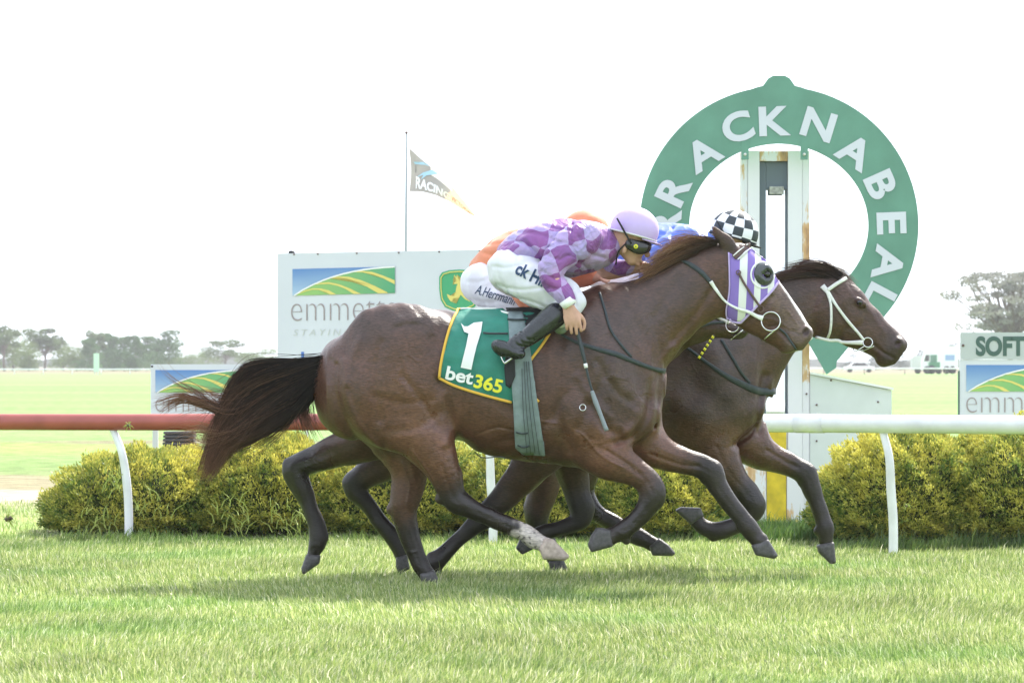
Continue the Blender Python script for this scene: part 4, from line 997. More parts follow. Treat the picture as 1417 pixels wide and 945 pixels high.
    # ---------- boots
    for sg in (-1, 1):
        f = Field((lo[0], Y0 + sg * .36 - .13, lo[2]), (hi[0], Y0 + sg * .36 + .13, PZ(400, Y0)), h)
        f.chain([p5(768, 437, sg * .305, 17, 16), p5(750, 451, sg * .325, 15.5, 15), p5(733, 465, sg * .345, 13, 12.5), p5(716, 475, sg * .355, 12, 11.5)], .01)
        f.chain([p5(692, 481, sg * .35, 10, 10), p5(704, 484, sg * .355, 11, 11), p5(715, 488, sg * .372, 9.5, 10), p5(720, 490, sg * .385, 7, 8.5)], .02)
        f.chain([p5(687, 478, sg * .35, 7, 8), p5(696, 484, sg * .35, 10, 9)], .015)
        for ln in ([(700, 470), (708, 482), (722, 486)], [(715, 463), (722, 474), (732, 476)], [(708, 466), (716, 478), (728, 480)], [(722, 458), (729, 470), (738, 470)]): f.relief([(PX(tf(*p)[0], Y0), PZ(tf(*p)[1], Y0)) for p in ln], .005, 1.5 * s)
        # open top
        V, Q = f.mesh(); V = relax(V, Q, 2)
        link('boot', mesh_np('boot', V, Q), M['black'], e)
    # ---------- silk shirt
    f = Field(lo, hi, h)
    f.chain([p5(703, 350, 0, 15, 30), p5(725, 345, 0, 26, 38), p5(752, 341, 0, 33, 44), p5(785, 343, 0, 40, 49), p5(815, 342, 0, 35, 47), p5(836, 340, 0, 23, 30), p5(846, 340, 0, 16, 17)], .02)
    f.chain([p5(806, 330, -.17, 25, 19), p5(786, 345, -.26, 24, 18), p5(766, 366, -.315, 20, 16), p5(764, 388, -.335, 17, 15), p5(775, 407, -.36, 14, 12), p5(784, 417, -.37, 10.5, 9)], .02)
    f.chain([p5(815, 332, .17, 24, 19), p5(836, 352, .23, 18, 17), p5(842, 370, .21, 15, 14), p5(862, 371, .12, 12.5, 12), p5(878, 368, .07, 10, 9)], .02)
    for ln, am in (([(792, 312), (788, 335), (798, 360), (812, 372)], .010), ([(755, 355), (772, 362), (785, 356)], .008), ([(750, 378), (766, 388), (780, 384)], .008), ([(756, 400), (770, 402), (782, 396)], .006), ([(705, 332), (735, 345), (752, 368)], .008), ([(715, 322), (748, 326), (775, 340)], .007), ([(800, 330), (815, 352), (835, 358)], .007), ([(725, 335), (745, 352), (752, 360)], .007), ([(748, 312), (770, 318), (790, 322)], .005), ([(760, 345), (776, 338), (796, 345)], .007)):
        f.relief([(PX(tf(*p)[0], Y0), PZ(tf(*p)[1], Y0)) for p in ln], am, 2.6 * s)
    f.noise(.0022, 26, 5)
    V, Q = f.mesh(); V = relax(V, Q, 2)
    # check coordinates: along and around the trunk, and separately down the near sleeve
    px = V[:, 0] / s + CX; py = HZ + (CH - V[:, 2]) / s; dyv = V[:, 1] - Y0
    ang = np.arctan2(-dyv * 1.0, (V[:, 2] - PZ(tf(0, 342)[1], Y0)))
    u = (px - tf(700, 0)[0]) / 34.0; v = (py - tf(0, 300)[1]) / 33.0
    uv = np.stack([u + .45 * v, v - .35 * u, np.full(len(u), .5)], 1)
    slv = (dyv < -.19) | ((dyv > .15) & (px > tf(826, 0)[0]))
    us = (px - tf(762, 0)[0]) / 26.0; vs = (py - tf(0, 318)[1]) / 29.0
    uv[slv] = np.stack([us - .3 * vs + 10.3, vs + .35 * us + 10, np.full(len(us), .5)], 1)[slv]
    link('shirt', mesh_np('silk_shirt', V, Q, cols=uv), shirt, e)
    if prnt: prnt(br_, bvb, s)
    # cuff and collar
    q0, q1 = p5(782, 416, -.37, 11.2), p5(788, 425, -.372, 10.2)
    MB().tube([Vector(q0[:3]), Vector(q1[:3])], [q0[3], q1[3]], 20).build('cuff', M['whitep'], e, True)
    q0, q1 = p5(840, 342, 0, 15.5), p5(850, 338, 0, 14.5)
    MB().tube([Vector(q0[:3]), Vector(q1[:3])], [q0[3], q1[3]], 24).build('collar', M['lilac'] if fine else M['whitep'], e, True)
    # ---------- helmet with cap cover, peak, straps, goggles
    f = Field((PX(htf(830, 0)[0], Y0), Y0 - .2, PZ(htf(0, 350)[1], Y0)), (PX(htf(930, 0)[0], Y0), Y0 + .2, PZ(htf(0, 275)[1], Y0)), .006)
    c0 = p5(878, 318, 0, 1, t=htf)
    f.ell(c0[:3], (34 * s, 31.5 * s, 27 * s), -12, 0)
    X, Yy, Z = f.grid((slice(None),) * 3)
    a0 = p5(844, 318, 0, 1, t=htf); a1 = p5(915, 337, 0, 1, t=htf)
    dd = np.array([a1[0] - a0[0], a1[2] - a0[2]]); dd /= np.linalg.norm(dd)
    pl = (X - a0[0]) * dd[1] - (Z - a0[2]) * dd[0]
    f.F[:] = np.maximum(f.F, pl.astype(np.float32))
    V, Q = f.mesh(); V = relax(V, Q, 1)
    rx = (V - np.array(c0[:3]))
    ur = rx[:, 0] * dd[0] + rx[:, 2] * dd[1]; vr = -rx[:, 0] * dd[1] + rx[:, 2] * dd[0]
    th = np.arctan2(rx[:, 1], ur); el = np.arctan2(vr, np.hypot(rx[:, 1], ur))
    cuv = np.stack([th / (2 * math.pi) * 12 + 40.25, el / (math.pi / 2) * 3.4 + 20.35, np.full(len(V), .5)], 1)
    hl = link('helmet', mesh_np('helmet', V, Q, cols=cuv), cap, e)
    # peak
    mb = MB(); rings = []
    for i, a in enumerate(np.linspace(-1.15, 1.15, 15)):
        row = []
        for k, ex in enumerate((0.0, .5, 1.0)):
            ext = ex * (11 * math.cos(a * 1.25)) * s
            xx = (31 * s + ext) * math.cos(a); yy = (25 * s + ext * .6) * math.sin(a)
            b_ = Vector(c0[:3]) + Vector((dd[0], 0, dd[1])) * xx + Vector((0, yy, 0)) + Vector((dd[1], 0, -dd[0])) * (9 * s + ex * 1.5 * s)
            row.append(b_)
        rings.append(row)
    for i in range(14):
        for k in range(2): mb.poly([rings[i][k], rings[i + 1][k], rings[i + 1][k + 1], rings[i][k + 1]])
    bmesh.ops.remove_doubles(mb.bm, verts=mb.bm.verts[:], dist=1e-5)
    pk = mb.build('peak', M['lilac'] if fine else (cap if shirt is M['orange'] else M['blackmat']), hl, True)
    sm_ = pk.modifiers.new('s', 'SOLIDIFY'); sm_.thickness = .006
    # rim band
    def rim(name, dz, rad, m_, a_lo=0, a_hi=2 * math.pi, fx=1.0):
        pts = [Vector(c0[:3]) + Vector((dd[0], 0, dd[1])) * (34.2 * s * fx * math.cos(a)) + Vector((0, 27.3 * s * fx * math.sin(a), 0)) + Vector((dd[1], 0, -dd[0])) * (dz * s) for a in np.linspace(a_lo, a_hi, 40)]
        return MB().tube(pts, rad, 6, cap=False).build(name, m_, hl, True)
    rim('helmet_rim', 8.0, .0055, M['sheep'] if fine else M['blackmat'], fx=.97)
    g = [Vector(p5(x, y, dy, 1, t=htf)[:3]) for x, y, dy in ((853, 303, -.105), (860, 316, -.112), (868, 330, -.11), (873, 338, -.098))]
    smooth_tube('goggle_strap', g, .0055, M['blackmat'], hl)
    g = [Vector(p5(x, y, dy, 1, t=htf)[:3]) for x, y, dy in ((867, 336, -.085), (856, 348, -.078), (853, 358, -.06), (852, 366, -.03))]
    smooth_tube('chin_strap', g, .0045, M['blackmat'], hl)
    f = Field((PX(htf(860, 0)[0], Y0), Y0 - .12, PZ(htf(0, 362)[1], Y0)), (PX(htf(915, 0)[0], Y0), Y0 + .12, PZ(htf(0, 325)[1], Y0)), .005)
    for sg in (-1, 1):
        f.chain([p5(872, 339, sg * .082, 8, 3.5, htf), p5(882, 343, sg * .075, 9.5, 5, htf), p5(891, 343, sg * .05, 9, 7, htf), p5(896, 341, sg * .02, 6, 6, htf)], .01)
    V, Q = f.mesh(); gg = link('goggles', mesh_np('goggles', V, Q), M['lens'], e)
    if fine:
        c = p5(879, 342, -.1, 1, t=htf)
        MB().ball((c[0], Y0 - .098, c[2]), (3.1 * s, .006, 3.1 * s), 20).build('goggle_stud', M['yellow'], gg, True)
        MB().ball((c[0], Y0 - .103, c[2]), (1.1 * s, .003, 1.1 * s), 12).build('goggle_stud_centre', M['navy'], gg, True)
    return e

def side_print(txts):
    def fn(e, bv, s):
        Sk = Skin(bv, fn.Y0)
        for nm, t, ox, oy, ang, w, hh, bold, shear in txts:
            cloth_print(nm, t, ox, oy, ang, w, hh, M['navy'], e, bold, .004, Sk, shear, .2)
    return fn
pr1 = side_print([('lettering', 'ck Hin', 711.5, 379, 27, 48, 25, .03, .0)]); pr1.Y0 = 20.0
pr3 = side_print([('lettering', 'A.Herrmann', 657, 407, 17, 57, 19, .004, .25)]); pr3.Y0 = 20.75
jock1 = build_jockey(20.0, lambda x, y: (x, y), lambda x, y: (x, y), 'jockey in purple and lilac checked silks with lilac cap, holding a whip', checker_mat(), M['lilac'], True, .0055, pr1)
jock3 = build_jockey(20.75, lambda x, y: (x - 37 - (x - 700) * .1, y + 12 + max(0, 760 - x) * .12), lambda x, y: (x - 68, y + 4.5), 'jockey in orange silks and orange cap, mostly hidden behind the purple one', M['orange'], M['orange'], False, .009, pr3)
jock2 = build_jockey(21.4, lambda x, y: (x + 138, y + 6), lambda x, y: (x + 138, y + 4), 'jockey in blue silks with black and white chequered cap on the leading horse', M['blue'], cap_check_mat(), False, .009)

# whip
wh = empty('riding_whip', P(797, 445, 20, -.36), 'slim grey riding whip pointing down from the purple jockey\'s hand', 'whip')
q = lambda x, y, d=-.315: P(x, y, 20, d)
smooth_tube('grip', [q(789, 432, -.356), q(797, 459, -.362), q(803, 482, -.37), q(808, 503, -.375)], [.010, .010, .012, .009], M['leather_d'], wh)
smooth_tube('band', [q(808, 503, -.375), q(809.2, 509, -.376)], [.0105, .0105], M['whitep'], wh, 2)
smooth_tube('shaft', [q(809, 508, -.376), q(813, 525, -.378), q(818, 542, -.38)], [.007, .006, .006], M['leather_d'], wh)
smooth_tube('flap', [q(817, 540, -.38), q(822, 555, -.382), q(829, 573, -.385), q(837, 594, -.388)], [.010, .014, .011, .012], mat('grey_leather', (.22, .25, .28), .5), wh)
w2_ = empty('riding_whip', K2.at(975, 480, 0), "dark whip with yellow dashes lying along the middle horse's neck", 'whip')
a, b = Vector(P(966, 497, 20.5)), Vector(P(988, 464, 20.5))
MB().tube([a, b], .006, 8).build('shaft', M['blackmat'], w2_, True)
for i in range(6):
    t = (i + .5) / 6; c = a.lerp(b, t); d = (b - a).normalized()
    MB().tube([c - d * .008, c + d * .008], .0075, 8).build('yellow_dash', M['yellow'], w2_, True)
# ------------------------------------------------------------------ ground and grass
def ground_mat():
    m = bpy.data.materials.new('turf_and_tracks'); m.use_nodes = True; nt = m.node_tree; b = nt.nodes['Principled BSDF']; N = nt.nodes.new; K = nt.links.new
    t = N('ShaderNodeTexCoord'); sp = N('ShaderNodeSeparateXYZ'); K(t.outputs['Object'], sp.inputs[0])
    n1 = N('ShaderNodeTexNoise'); n1.inputs['Scale'].default_value = .35; n1.inputs['Detail'].default_value = 6; K(t.outputs['Object'], n1.inputs['Vector'])
    a = N('ShaderNodeMath'); a.operation = 'MULTIPLY_ADD'; a.inputs[1].default_value = 7; a.inputs[2].default_value = -3.5; K(n1.outputs['Fac'], a.inputs[0])
    ad = N('ShaderNodeMath'); ad.operation = 'ADD'; K(sp.outputs['Y'], ad.inputs[0]); K(a.outputs[0], ad.inputs[1])
    mr = N('ShaderNodeMapRange'); mr.inputs['From Min'].default_value = 22; mr.inputs['From Max'].default_value = 72; K(ad.outputs[0], mr.inputs['Value'])
    cr = N('ShaderNodeValToRGB'); K(mr.outputs[0], cr.inputs[0])
    f = lambda d: (d - 22) / 50
    G = (.17, .26, .05, 1); G2 = (.26, .36, .10, 1); DI = (.43, .36, .27, 1); BR = (.25, .22, .13, 1); DG = (.19, .28, .09, 1); LG = (.20, .33, .10, 1)
    st = [(0, G), (f(27), G2), (f(31), (.27, .28, .13, 1)), (f(32.6), DI), (f(35), DI), (f(36), BR), (f(39.5), BR), (f(41), DG), (f(47), DG), (f(52), G2), (f(55.5), G2), (f(57), BR), (f(58.5), LG), (1.0, LG)]
    el = cr.color_ramp.elements; el[0].position = st[0][0]; el[0].color = st[0][1]; el[1].position = st[1][0]; el[1].color = st[1][1]
    for p, c in st[2:]: e = el.new(p); e.color = c
    n2 = N('ShaderNodeTexNoise'); n2.inputs['Scale'].default_value = 3.0; n2.inputs['Detail'].default_value = 8; K(t.outputs['Object'], n2.inputs['Vector'])
    mp_ = N('ShaderNodeMapping'); mp_.inputs['Scale'].default_value = (.02, .1, 1); K(t.outputs['Object'], mp_.inputs[0])
    n3 = N('ShaderNodeTexNoise'); n3.inputs['Scale'].default_value = 1.0; n3.inputs['Detail'].default_value = 6; K(mp_.outputs[0], n3.inputs['Vector'])
    r2 = N('ShaderNodeMapRange'); r2.inputs['From Min'].default_value = .3; r2.inputs['From Max'].default_value = .7; r2.inputs['To Min'].default_value = .6; r2.inputs['To Max'].default_value = 1.35; K(n2.outputs['Fac'], r2.inputs['Value'])
    r3 = N('ShaderNodeMapRange'); r3.inputs['From Min'].default_value = .3; r3.inputs['From Max'].default_value = .7; r3.inputs['To Min'].default_value = .8; r3.inputs['To Max'].default_value = 1.15; K(n3.outputs['Fac'], r3.inputs['Value'])
    mu = N('ShaderNodeMath'); mu.operation = 'MULTIPLY'; K(r2.outputs[0], mu.inputs[0]); K(r3.outputs[0], mu.inputs[1])
    vm = N('ShaderNodeVectorMath'); vm.operation = 'SCALE'; K(cr.outputs[0], vm.inputs[0]); K(mu.outputs[0], vm.inputs['Scale'])
    far_ = N('ShaderNodeMapRange'); far_.inputs['From Min'].default_value = 455; far_.inputs['From Max'].default_value = 480; K(sp.outputs['Y'], far_.inputs['Value'])
    fm = N('ShaderNodeMixRGB'); fm.inputs[2].default_value = (.20, .175, .11, 1); K(far_.outputs[0], fm.inputs[0]); K(vm.outputs[0], fm.inputs[1])
    K(fm.outputs[0], b.inputs['Base Color']); b.inputs['Roughness'].default_value = .9; b.inputs['Specular IOR Level'].default_value = .15
    n4 = N('ShaderNodeTexNoise'); n4.inputs['Scale'].default_value = 14; n4.inputs['Detail'].default_value = 5; K(t.outputs['Object'], n4.inputs['Vector'])
    bu = N('ShaderNodeBump'); bu.inputs['Distance'].default_value = .05; K(n4.outputs['Fac'], bu.inputs['Height']); K(bu.outputs[0], b.inputs['Normal'])
    return m
mb = MB(); mb.poly([(-3000, -60, 0), (3000, -60, 0), (3000, 5000, 0), (-3000, 5000, 0)])
tag(mb.build('ground', ground_mat()), kind='structure')

GR = mat('grass_blade', (.1, .15, .03), .3, .6, attr=True, transl=.5)
def blades(name, n, d0, d1, hgt, wid, seed, label=None, xr=None, yfun=None, pal=None, x0=None, x1=None, lean=.5):
    r = np.random.default_rng(seed)
    # more blades nearer the camera
    D = d0 * (d1 / d0) ** (r.random(n) ** 1.0)
    half = .1417 * D * 1.1 + .35
    X = (r.random(n) * 2 - 1) * half if x0 is None else r.uniform(x0, x1, n)
    k1 = np.sin(X * 3.1 + 1.3 * np.sin(D * 2.3)) * np.sin(D * 2.7 + 1.1 * np.sin(X * 1.9)); k2 = np.sin(X * 9.3 + D * 4) * np.sin(D * 11.1 - X * 3)
    k3 = np.sin(X * .9 + 2 * np.sin(D * .7)) * np.sin(D * 1.1 + .5)
    h = hgt * (1 + .35 * k1 + .3 * k2) * r.lognormal(0, .3, n); w = wid * r.uniform(.6, 1.3, n)
    az = r.uniform(0, 2 * math.pi, n); ln = r.uniform(.15, 1.1, n) * lean
    hx = np.cos(az) * ln + .22 * np.sin(X * 1.3 + D); hy = np.sin(az) * ln
    fa = r.uniform(0, math.pi, n); wx = np.cos(fa) * w / 2; wy = np.sin(fa) * w / 2
    b0 = np.stack([X - wx, D - wy, np.zeros(n)], 1); b1 = np.stack([X + wx, D + wy, np.zeros(n)], 1)
    mx_, my_, mz_ = X + hx * h * .4, D + hy * h * .4, h * .62
    m0 = np.stack([mx_ - wx * .8, my_ - wy * .8, mz_], 1); m1 = np.stack([mx_ + wx * .8, my_ + wy * .8, mz_], 1)
    tp = np.stack([X + hx * h * 1.15, D + hy * h * 1.15, h * (1 - .25 * ln)], 1)
    V = np.stack([b0, b1, m0, m1, tp], 1).reshape(-1, 3)
    i = np.arange(n)[:, None] * 5
    T = np.concatenate([i + [0, 1, 3], i + [0, 3, 2], i + [2, 3, 4]], 1).reshape(-1, 3)
    pal = np.array(pal if pal is not None else [(.17, .26, .07), (.30, .37, .11), (.45, .49, .20), (.61, .62, .36), (.78, .73, .56)])
    pr = np.array([.26, .32, .26, .12, .04]); c = pal[r.choice(len(pal), n, p=pr[:len(pal)] / pr[:len(pal)].sum())] * r.uniform(.75, 1.25, (n, 1)) * (1 - .14 * np.clip(k3, -1, 1))[:, None] * (1 - .1 * np.clip(k1, 0, 1))[:, None]
    pt = np.clip(np.sin(X * 1.7 + 2.2 * np.sin(D * .9)) * np.sin(D * 1.9 + 1.5 * np.sin(X * 1.1)) - .25, 0, 1)[:, None]; c = c * (1 - pt * np.array([.42, .22, .40]))
    c5 = np.repeat(c, 5, 0)
    o = link(name, mesh_np(name, V, T, smooth=False, cols=c5), GR)
    return tag(o, label, 'grass', kind='stuff')
blades('turf_grass', 430000, 13.2, 26.0, .034, .0042, 21, 'short bright green racecourse turf in front of the rail')
blades('rough_grass', 26000, 26.0, 32.0, .035, .006, 22, 'pale thin grass growing behind the rail')
blades('long_grass', 9000, 24.6, 26.6, .10, .006, 23, 'longer darker grass around the foot of the winning post', x0=1.25, x1=2.3, pal=[(.06, .13, .03), (.09, .17, .04), (.13, .2, .05)])
blades('hedge_foot_grass', 5000, 23.55, 23.9, .07, .005, 24, 'taller grass along the foot of the right hedge', x0=2.1, x1=3.6, pal=[(.07, .13, .03), (.10, .17, .04), (.16, .22, .06)])
blades('hedge_foot_grass', 5000, 24.6, 24.95, .055, .005, 25, 'thin grass along the foot of the left hedge', x0=-3.1, x1=1.3, pal=[(.08, .14, .03), (.11, .18, .04), (.17, .23, .06)])

# ------------------------------------------------------------------ running rail
RP = [(PX(-900, 26.1), 26.1, .815), (PX(-110, 25.4), 25.4, .820), (PX(178, 25.08), 25.08, .823), (PX(430, 24.95), 24.95, .826), (PX(682, 24.6), 24.6, .829), (PX(960, 24.1), 24.1, .834), (PX(1236, 23.36), 23.36, .838), (PX(1530, 22.5), 22.5, .842), (PX(2200, 20.6), 20.6, .845)]
rl = empty('running_rail', (0, 24.5, 0), 'running rail, red left half and white right half, on bent white posts', 'rail')
rc = catmull(RP, 10)
red = mat('red_rail_plastic', (.34, .08, .065), .4, .5, noise=.15, nscale=5)
wpl = mat('white_rail_plastic', (.76, .76, .8), .35, .5, noise=.10, nscale=7, nd=8)
i_r = [i for i in range(len(rc)) if rc[i][0] <= 0.02]; i_w = [i for i in range(len(rc)) if rc[i][0] >= -.1]
MB().tube([Vector(rc[i]) for i in i_r], .058, 24).build('rail_tube', red, rl, True)
MB().tube([Vector(rc[i]) for i in i_w], .0595, 24).build('rail_tube', wpl, rl, True)
def rail_at(px):
    for i in range(len(rc) - 1):
        qx = [rc[j][0] / rc[j][1] * FP + CX for j in (i, i + 1)]
        if qx[0] <= px <= qx[1]: t = (px - qx[0]) / (qx[1] - qx[0]); return Vector(rc[i]).lerp(Vector(rc[i + 1]), t)
for a, b_ in ((1102, 1141), (300, 338)):
    MB().tube([rail_at(a), rail_at(b_)], .0625, 24).build('rail_sleeve', wpl if a > 700 else red, rl, True)
for i in range(5):
    px_, D_, top = ((178, 25.08, 155), (682, 24.6, 671), (1236, 23.36, 1222), (-330, 25.6, -353), (1800, 21.75, 1786))[i]
    f0 = P(px_, 0, D_); f0.z = -.05; t0 = rail_at(top) - Vector((0, 0, .045)); t0.y += .02
    pts = [f0, Vector((f0.x, f0.y, .2)), Vector((f0.x - .015, f0.y, .42)), Vector((f0.x + (t0.x - f0.x) * .42, f0.y, .62)), t0]
    po_ = smooth_tube('post', pts, [.030, .030, .030, .027, .025], wpl, rl, 8, 14)
    MB().box(t0 + Vector((-.03, -.02, -.012)), t0 + Vector((.02, .02, .012)), .004).build('clamp', M['leather_b'], po_)
px_, D_ = -330, 25.6

# ------------------------------------------------------------------ hedges
FOL = mat('golden_foliage', (.2, .2, .03), .5, .35, attr=True, transl=.35)
def bush(label, px0, px1, ytop, D0, depth, n, seed, bot=0.0):
    r = np.random.default_rng(seed)
    Dm = D0 + depth / 2; xa, xb = PX(px0, D0 + .15), PX(px1, D0 + .15); H_ = PZ(ytop, Dm)
    cx_, rx, ry = (xa + xb) / 2, (xb - xa) / 2, depth / 2
    u = r.uniform(-1, 1, (n * 3, 3)); u[:, 2] = r.uniform(-.8, 1, n * 3)
    nn = (np.abs(u) ** 2.0).sum(1) ** (1 / 2.0); d = u / nn[:, None]; ok = (nn < 1.0) & (d[:, 2] > -.85); d = d[ok][:n]; n = len(d)
    # uneven outline from sprouting lumps
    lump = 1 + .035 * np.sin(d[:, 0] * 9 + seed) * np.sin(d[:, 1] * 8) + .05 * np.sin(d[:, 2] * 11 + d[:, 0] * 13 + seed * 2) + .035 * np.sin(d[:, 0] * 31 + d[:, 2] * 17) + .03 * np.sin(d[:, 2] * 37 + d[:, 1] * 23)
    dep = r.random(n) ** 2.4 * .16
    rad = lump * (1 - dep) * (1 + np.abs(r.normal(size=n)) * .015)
    cz = H_ * .24
    base = np.stack([cx_ + d[:, 0] * rx * rad, Dm + d[:, 1] * ry * rad, cz + d[:, 2] * np.where(d[:, 2] > 0, H_ * .76, cz * 1.15) * rad], 1)
    base[:, 2] = np.maximum(base[:, 2], .05 + .06 * r.random(n))
    nrm = d / np.array([rx, ry, H_ * .76]); nrm /= np.linalg.norm(nrm, axis=1)[:, None]
    VV = []; TT = []; CC = []; m_ = 4
    for k in range(m_):
        dr = nrm * .9 + r.normal(size=(n, 3)) * .5 + np.array([0, 0, .4]); dr /= np.linalg.norm(dr, axis=1)[:, None]
        sd_ = np.cross(dr, r.normal(size=(n, 3))); sd_ /= np.linalg.norm(sd_, axis=1)[:, None] + 1e-9
        ln = r.uniform(.018, .036, n)[:, None]; wd = r.uniform(.0035, .006, n)[:, None]
        st = base + r.normal(size=(n, 3)) * .008
        VV.append(np.stack([st - sd_ * wd * .5, st + dr * ln * .55 - sd_ * wd, st + dr * ln, st + dr * ln * .55 + sd_ * wd], 1).reshape(-1, 3))
        i = np.arange(n)[:, None] * 4 + k * n * 4
        TT.append((i + [0, 1, 2, 3]))
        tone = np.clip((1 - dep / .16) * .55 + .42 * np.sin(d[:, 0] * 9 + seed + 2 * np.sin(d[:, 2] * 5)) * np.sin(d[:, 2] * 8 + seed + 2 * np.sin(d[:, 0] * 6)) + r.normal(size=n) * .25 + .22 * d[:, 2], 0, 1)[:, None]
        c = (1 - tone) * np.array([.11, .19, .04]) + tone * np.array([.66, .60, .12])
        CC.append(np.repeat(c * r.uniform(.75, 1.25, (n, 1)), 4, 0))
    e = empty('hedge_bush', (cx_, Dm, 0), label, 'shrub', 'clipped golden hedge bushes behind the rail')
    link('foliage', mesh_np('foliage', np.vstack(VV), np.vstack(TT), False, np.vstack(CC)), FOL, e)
    # dark core added to block light through the foliage, then the stems
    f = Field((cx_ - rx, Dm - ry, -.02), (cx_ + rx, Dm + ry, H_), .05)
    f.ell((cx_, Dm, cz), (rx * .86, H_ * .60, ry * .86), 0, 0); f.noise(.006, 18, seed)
    V, Q = f.mesh(); link('light_block_core', mesh_np('light_block_core', V, Q), M['hedge_core'], e)
    tb = MB()
    for k in range(14):
        a = r.uniform(0, 6.28); q = Vector((cx_ + math.cos(a) * rx * r.uniform(.1, .8), Dm + math.sin(a) * ry * r.uniform(.3, .8), 0))
        tb.tube([Vector((cx_, Dm, -.03)), q + Vector((0, 0, .01)), q + Vector((r.normal() * .04, r.normal() * .03, .12)), q + Vector((r.normal() * .08, r.normal() * .05, .28))], [.02, .014, .01, .006], 6)
    tb.build('stem', M['bark'], e, True)
    return e
M['hedge_core'] = mat('hedge_inside', (.035, .045, .015), .9, .1, noise=.4, nscale=30, bump=.03, bscale=40)
M['bark'] = mat('bark', (.16, .13, .1), .9, .1, noise=.3, nscale=12, bump=.01, bscale=30)
bush('golden green hedge bush at the left end of the row, behind the first rail post', 50, 350, 622, 25.25, 1.3, 19000, 31)
bush('golden green hedge bush under the flying tail, second from the left', 250, 486, 602, 25.2, 1.35, 18000, 32)
bush('golden green hedge bush behind the raised hind legs, third from the left', 425, 680, 600, 25.1, 1.35, 18000, 33)
bush('golden green hedge bush behind the middle rail post under the horses\' bellies', 625, 860, 606, 24.95, 1.35, 18000, 34)
bush('golden green hedge bush at the right end of the left row, beside the winning post', 815, 1018, 618, 24.8, 1.3, 18000, 35)
bush('big golden hedge bush right of the winning post, behind the right rail post', 1136, 1400, 592, 23.95, 1.4, 24000, 36)
bush('big golden hedge bush cut off by the right edge of the picture', 1290, 1600, 587, 23.8, 1.5, 24000, 37)

mbb = MB()
for a_, b_, d0_, d1_ in ((40, 1030, 25.0, 26.6), (1120, 1580, 23.85, 25.3)):
    n_ = 40; fr_ = [(a_ + (b_ - a_) * i / n_) for i in range(n_ + 1)]
    f_l = [mbb.bm.verts.new((PX(x, d0_), d0_ + .05 * math.sin(x * .07) + (x - a_) * (-.0004 if a_ < 500 else 0), .008)) for x in fr_]; b_l = [mbb.bm.verts.new((PX(x, d1_), d1_ + .06 * math.sin(x * .05), .008)) for x in fr_]
    for i in range(n_): mbb.bm.faces.new((f_l[i], f_l[i + 1], b_l[i + 1], b_l[i]))
tag(mbb.build('soil_bed', mat('bed_soil', (.075, .065, .045), .95, .1, noise=.4, nscale=16, bump=.03, bscale=30)), kind='structure')
# long seeding weeds in front of the left hedge
def weeds(px0, px1, y0, y1, D, n, seed, label):
    r = np.random.default_rng(seed); mb = MB()
    for _ in range(n):
        x, y = r.uniform(px0, px1), r.uniform(y0, y1); a = r.uniform(-.6, .6); l_ = r.uniform(8, 24)
        bs = P(x, y, D, r.uniform(-.05, .1))
        pts = [bs, bs + Vector((math.sin(a) * l_ * .0025, r.normal() * .01, l_ * .0025)), bs + Vector((math.sin(a * 2) * l_ * .005, r.normal() * .02, l_ * .0044))]
        mb.tube(pts, [.0035, .003, .0012], 4)
    o = mb.build('weed_tuft', M['weed'], None); return tag(o, label, kind='stuff')
M['weed'] = mat('pale_weed', (.45, .52, .14), .5, .3, transl=.35)
weeds(105, 165, 705, 748, 25.1, 26, 41, 'pale weed tuft at the foot of the first hedge bush, left of the rail post')
weeds(140, 170, 650, 690, 25.1, 14, 42, 'pale weed tuft growing high on the first hedge bush')
weeds(185, 240, 690, 735, 25.1, 14, 43, 'pale weed tuft just right of the left rail post')
weeds(296, 345, 695, 748, 25.0, 26, 44, 'pale weed tuft below the tip of the tail')
weeds(370, 425, 700, 752, 25.0, 34, 45, 'pale weed tuft under the raised hind hoof')
weeds(640, 670, 720, 752, 24.7, 12, 46, 'pale weed tuft left of the middle rail post')

# ------------------------------------------------------------------ winning post
def rust_mat():
    m = bpy.data.materials.new('white_paint_rusting'); m.use_nodes = True; nt = m.node_tree; b = nt.nodes['Principled BSDF']; N = nt.nodes.new; K = nt.links.new
    t = N('ShaderNodeTexCoord'); mp_ = N('ShaderNodeMapping'); mp_.inputs['Scale'].default_value = (9, 9, 2.2); K(t.outputs['Object'], mp_.inputs[0])
    n = N('ShaderNodeTexNoise'); n.inputs['Scale'].default_value = 1; n.inputs['Detail'].default_value = 8; n.inputs['Roughness'].default_value = .65; K(mp_.outputs[0], n.inputs['Vector'])
    a = N('ShaderNodeAttribute'); a.attribute_name = 'Col'; sp = N('ShaderNodeSeparateColor'); K(a.outputs['Color'], sp.inputs[0])
    ad = N('ShaderNodeMath'); ad.operation = 'ADD'; K(n.outputs['Fac'], ad.inputs[0]); K(sp.outputs[0], ad.inputs[1])
    cr = N('ShaderNodeValToRGB'); el = cr.color_ramp.elements; el[0].position = .66; el[0].color = (.72, .71, .76, 1); el[1].position = .70; el[1].color = (.62, .42, .24, 1)
    e = el.new(.78); e.color = (.52, .30, .14, 1); e = el.new(.9); e.color = (.16, .10, .08, 1)
    K(ad.outputs[0], cr.inputs[0]); K(cr.outputs[0], b.inputs['Base Color']); b.inputs['Roughness'].default_value = .6
    return m
M['rusty'] = rust_mat()
DP = 27.6
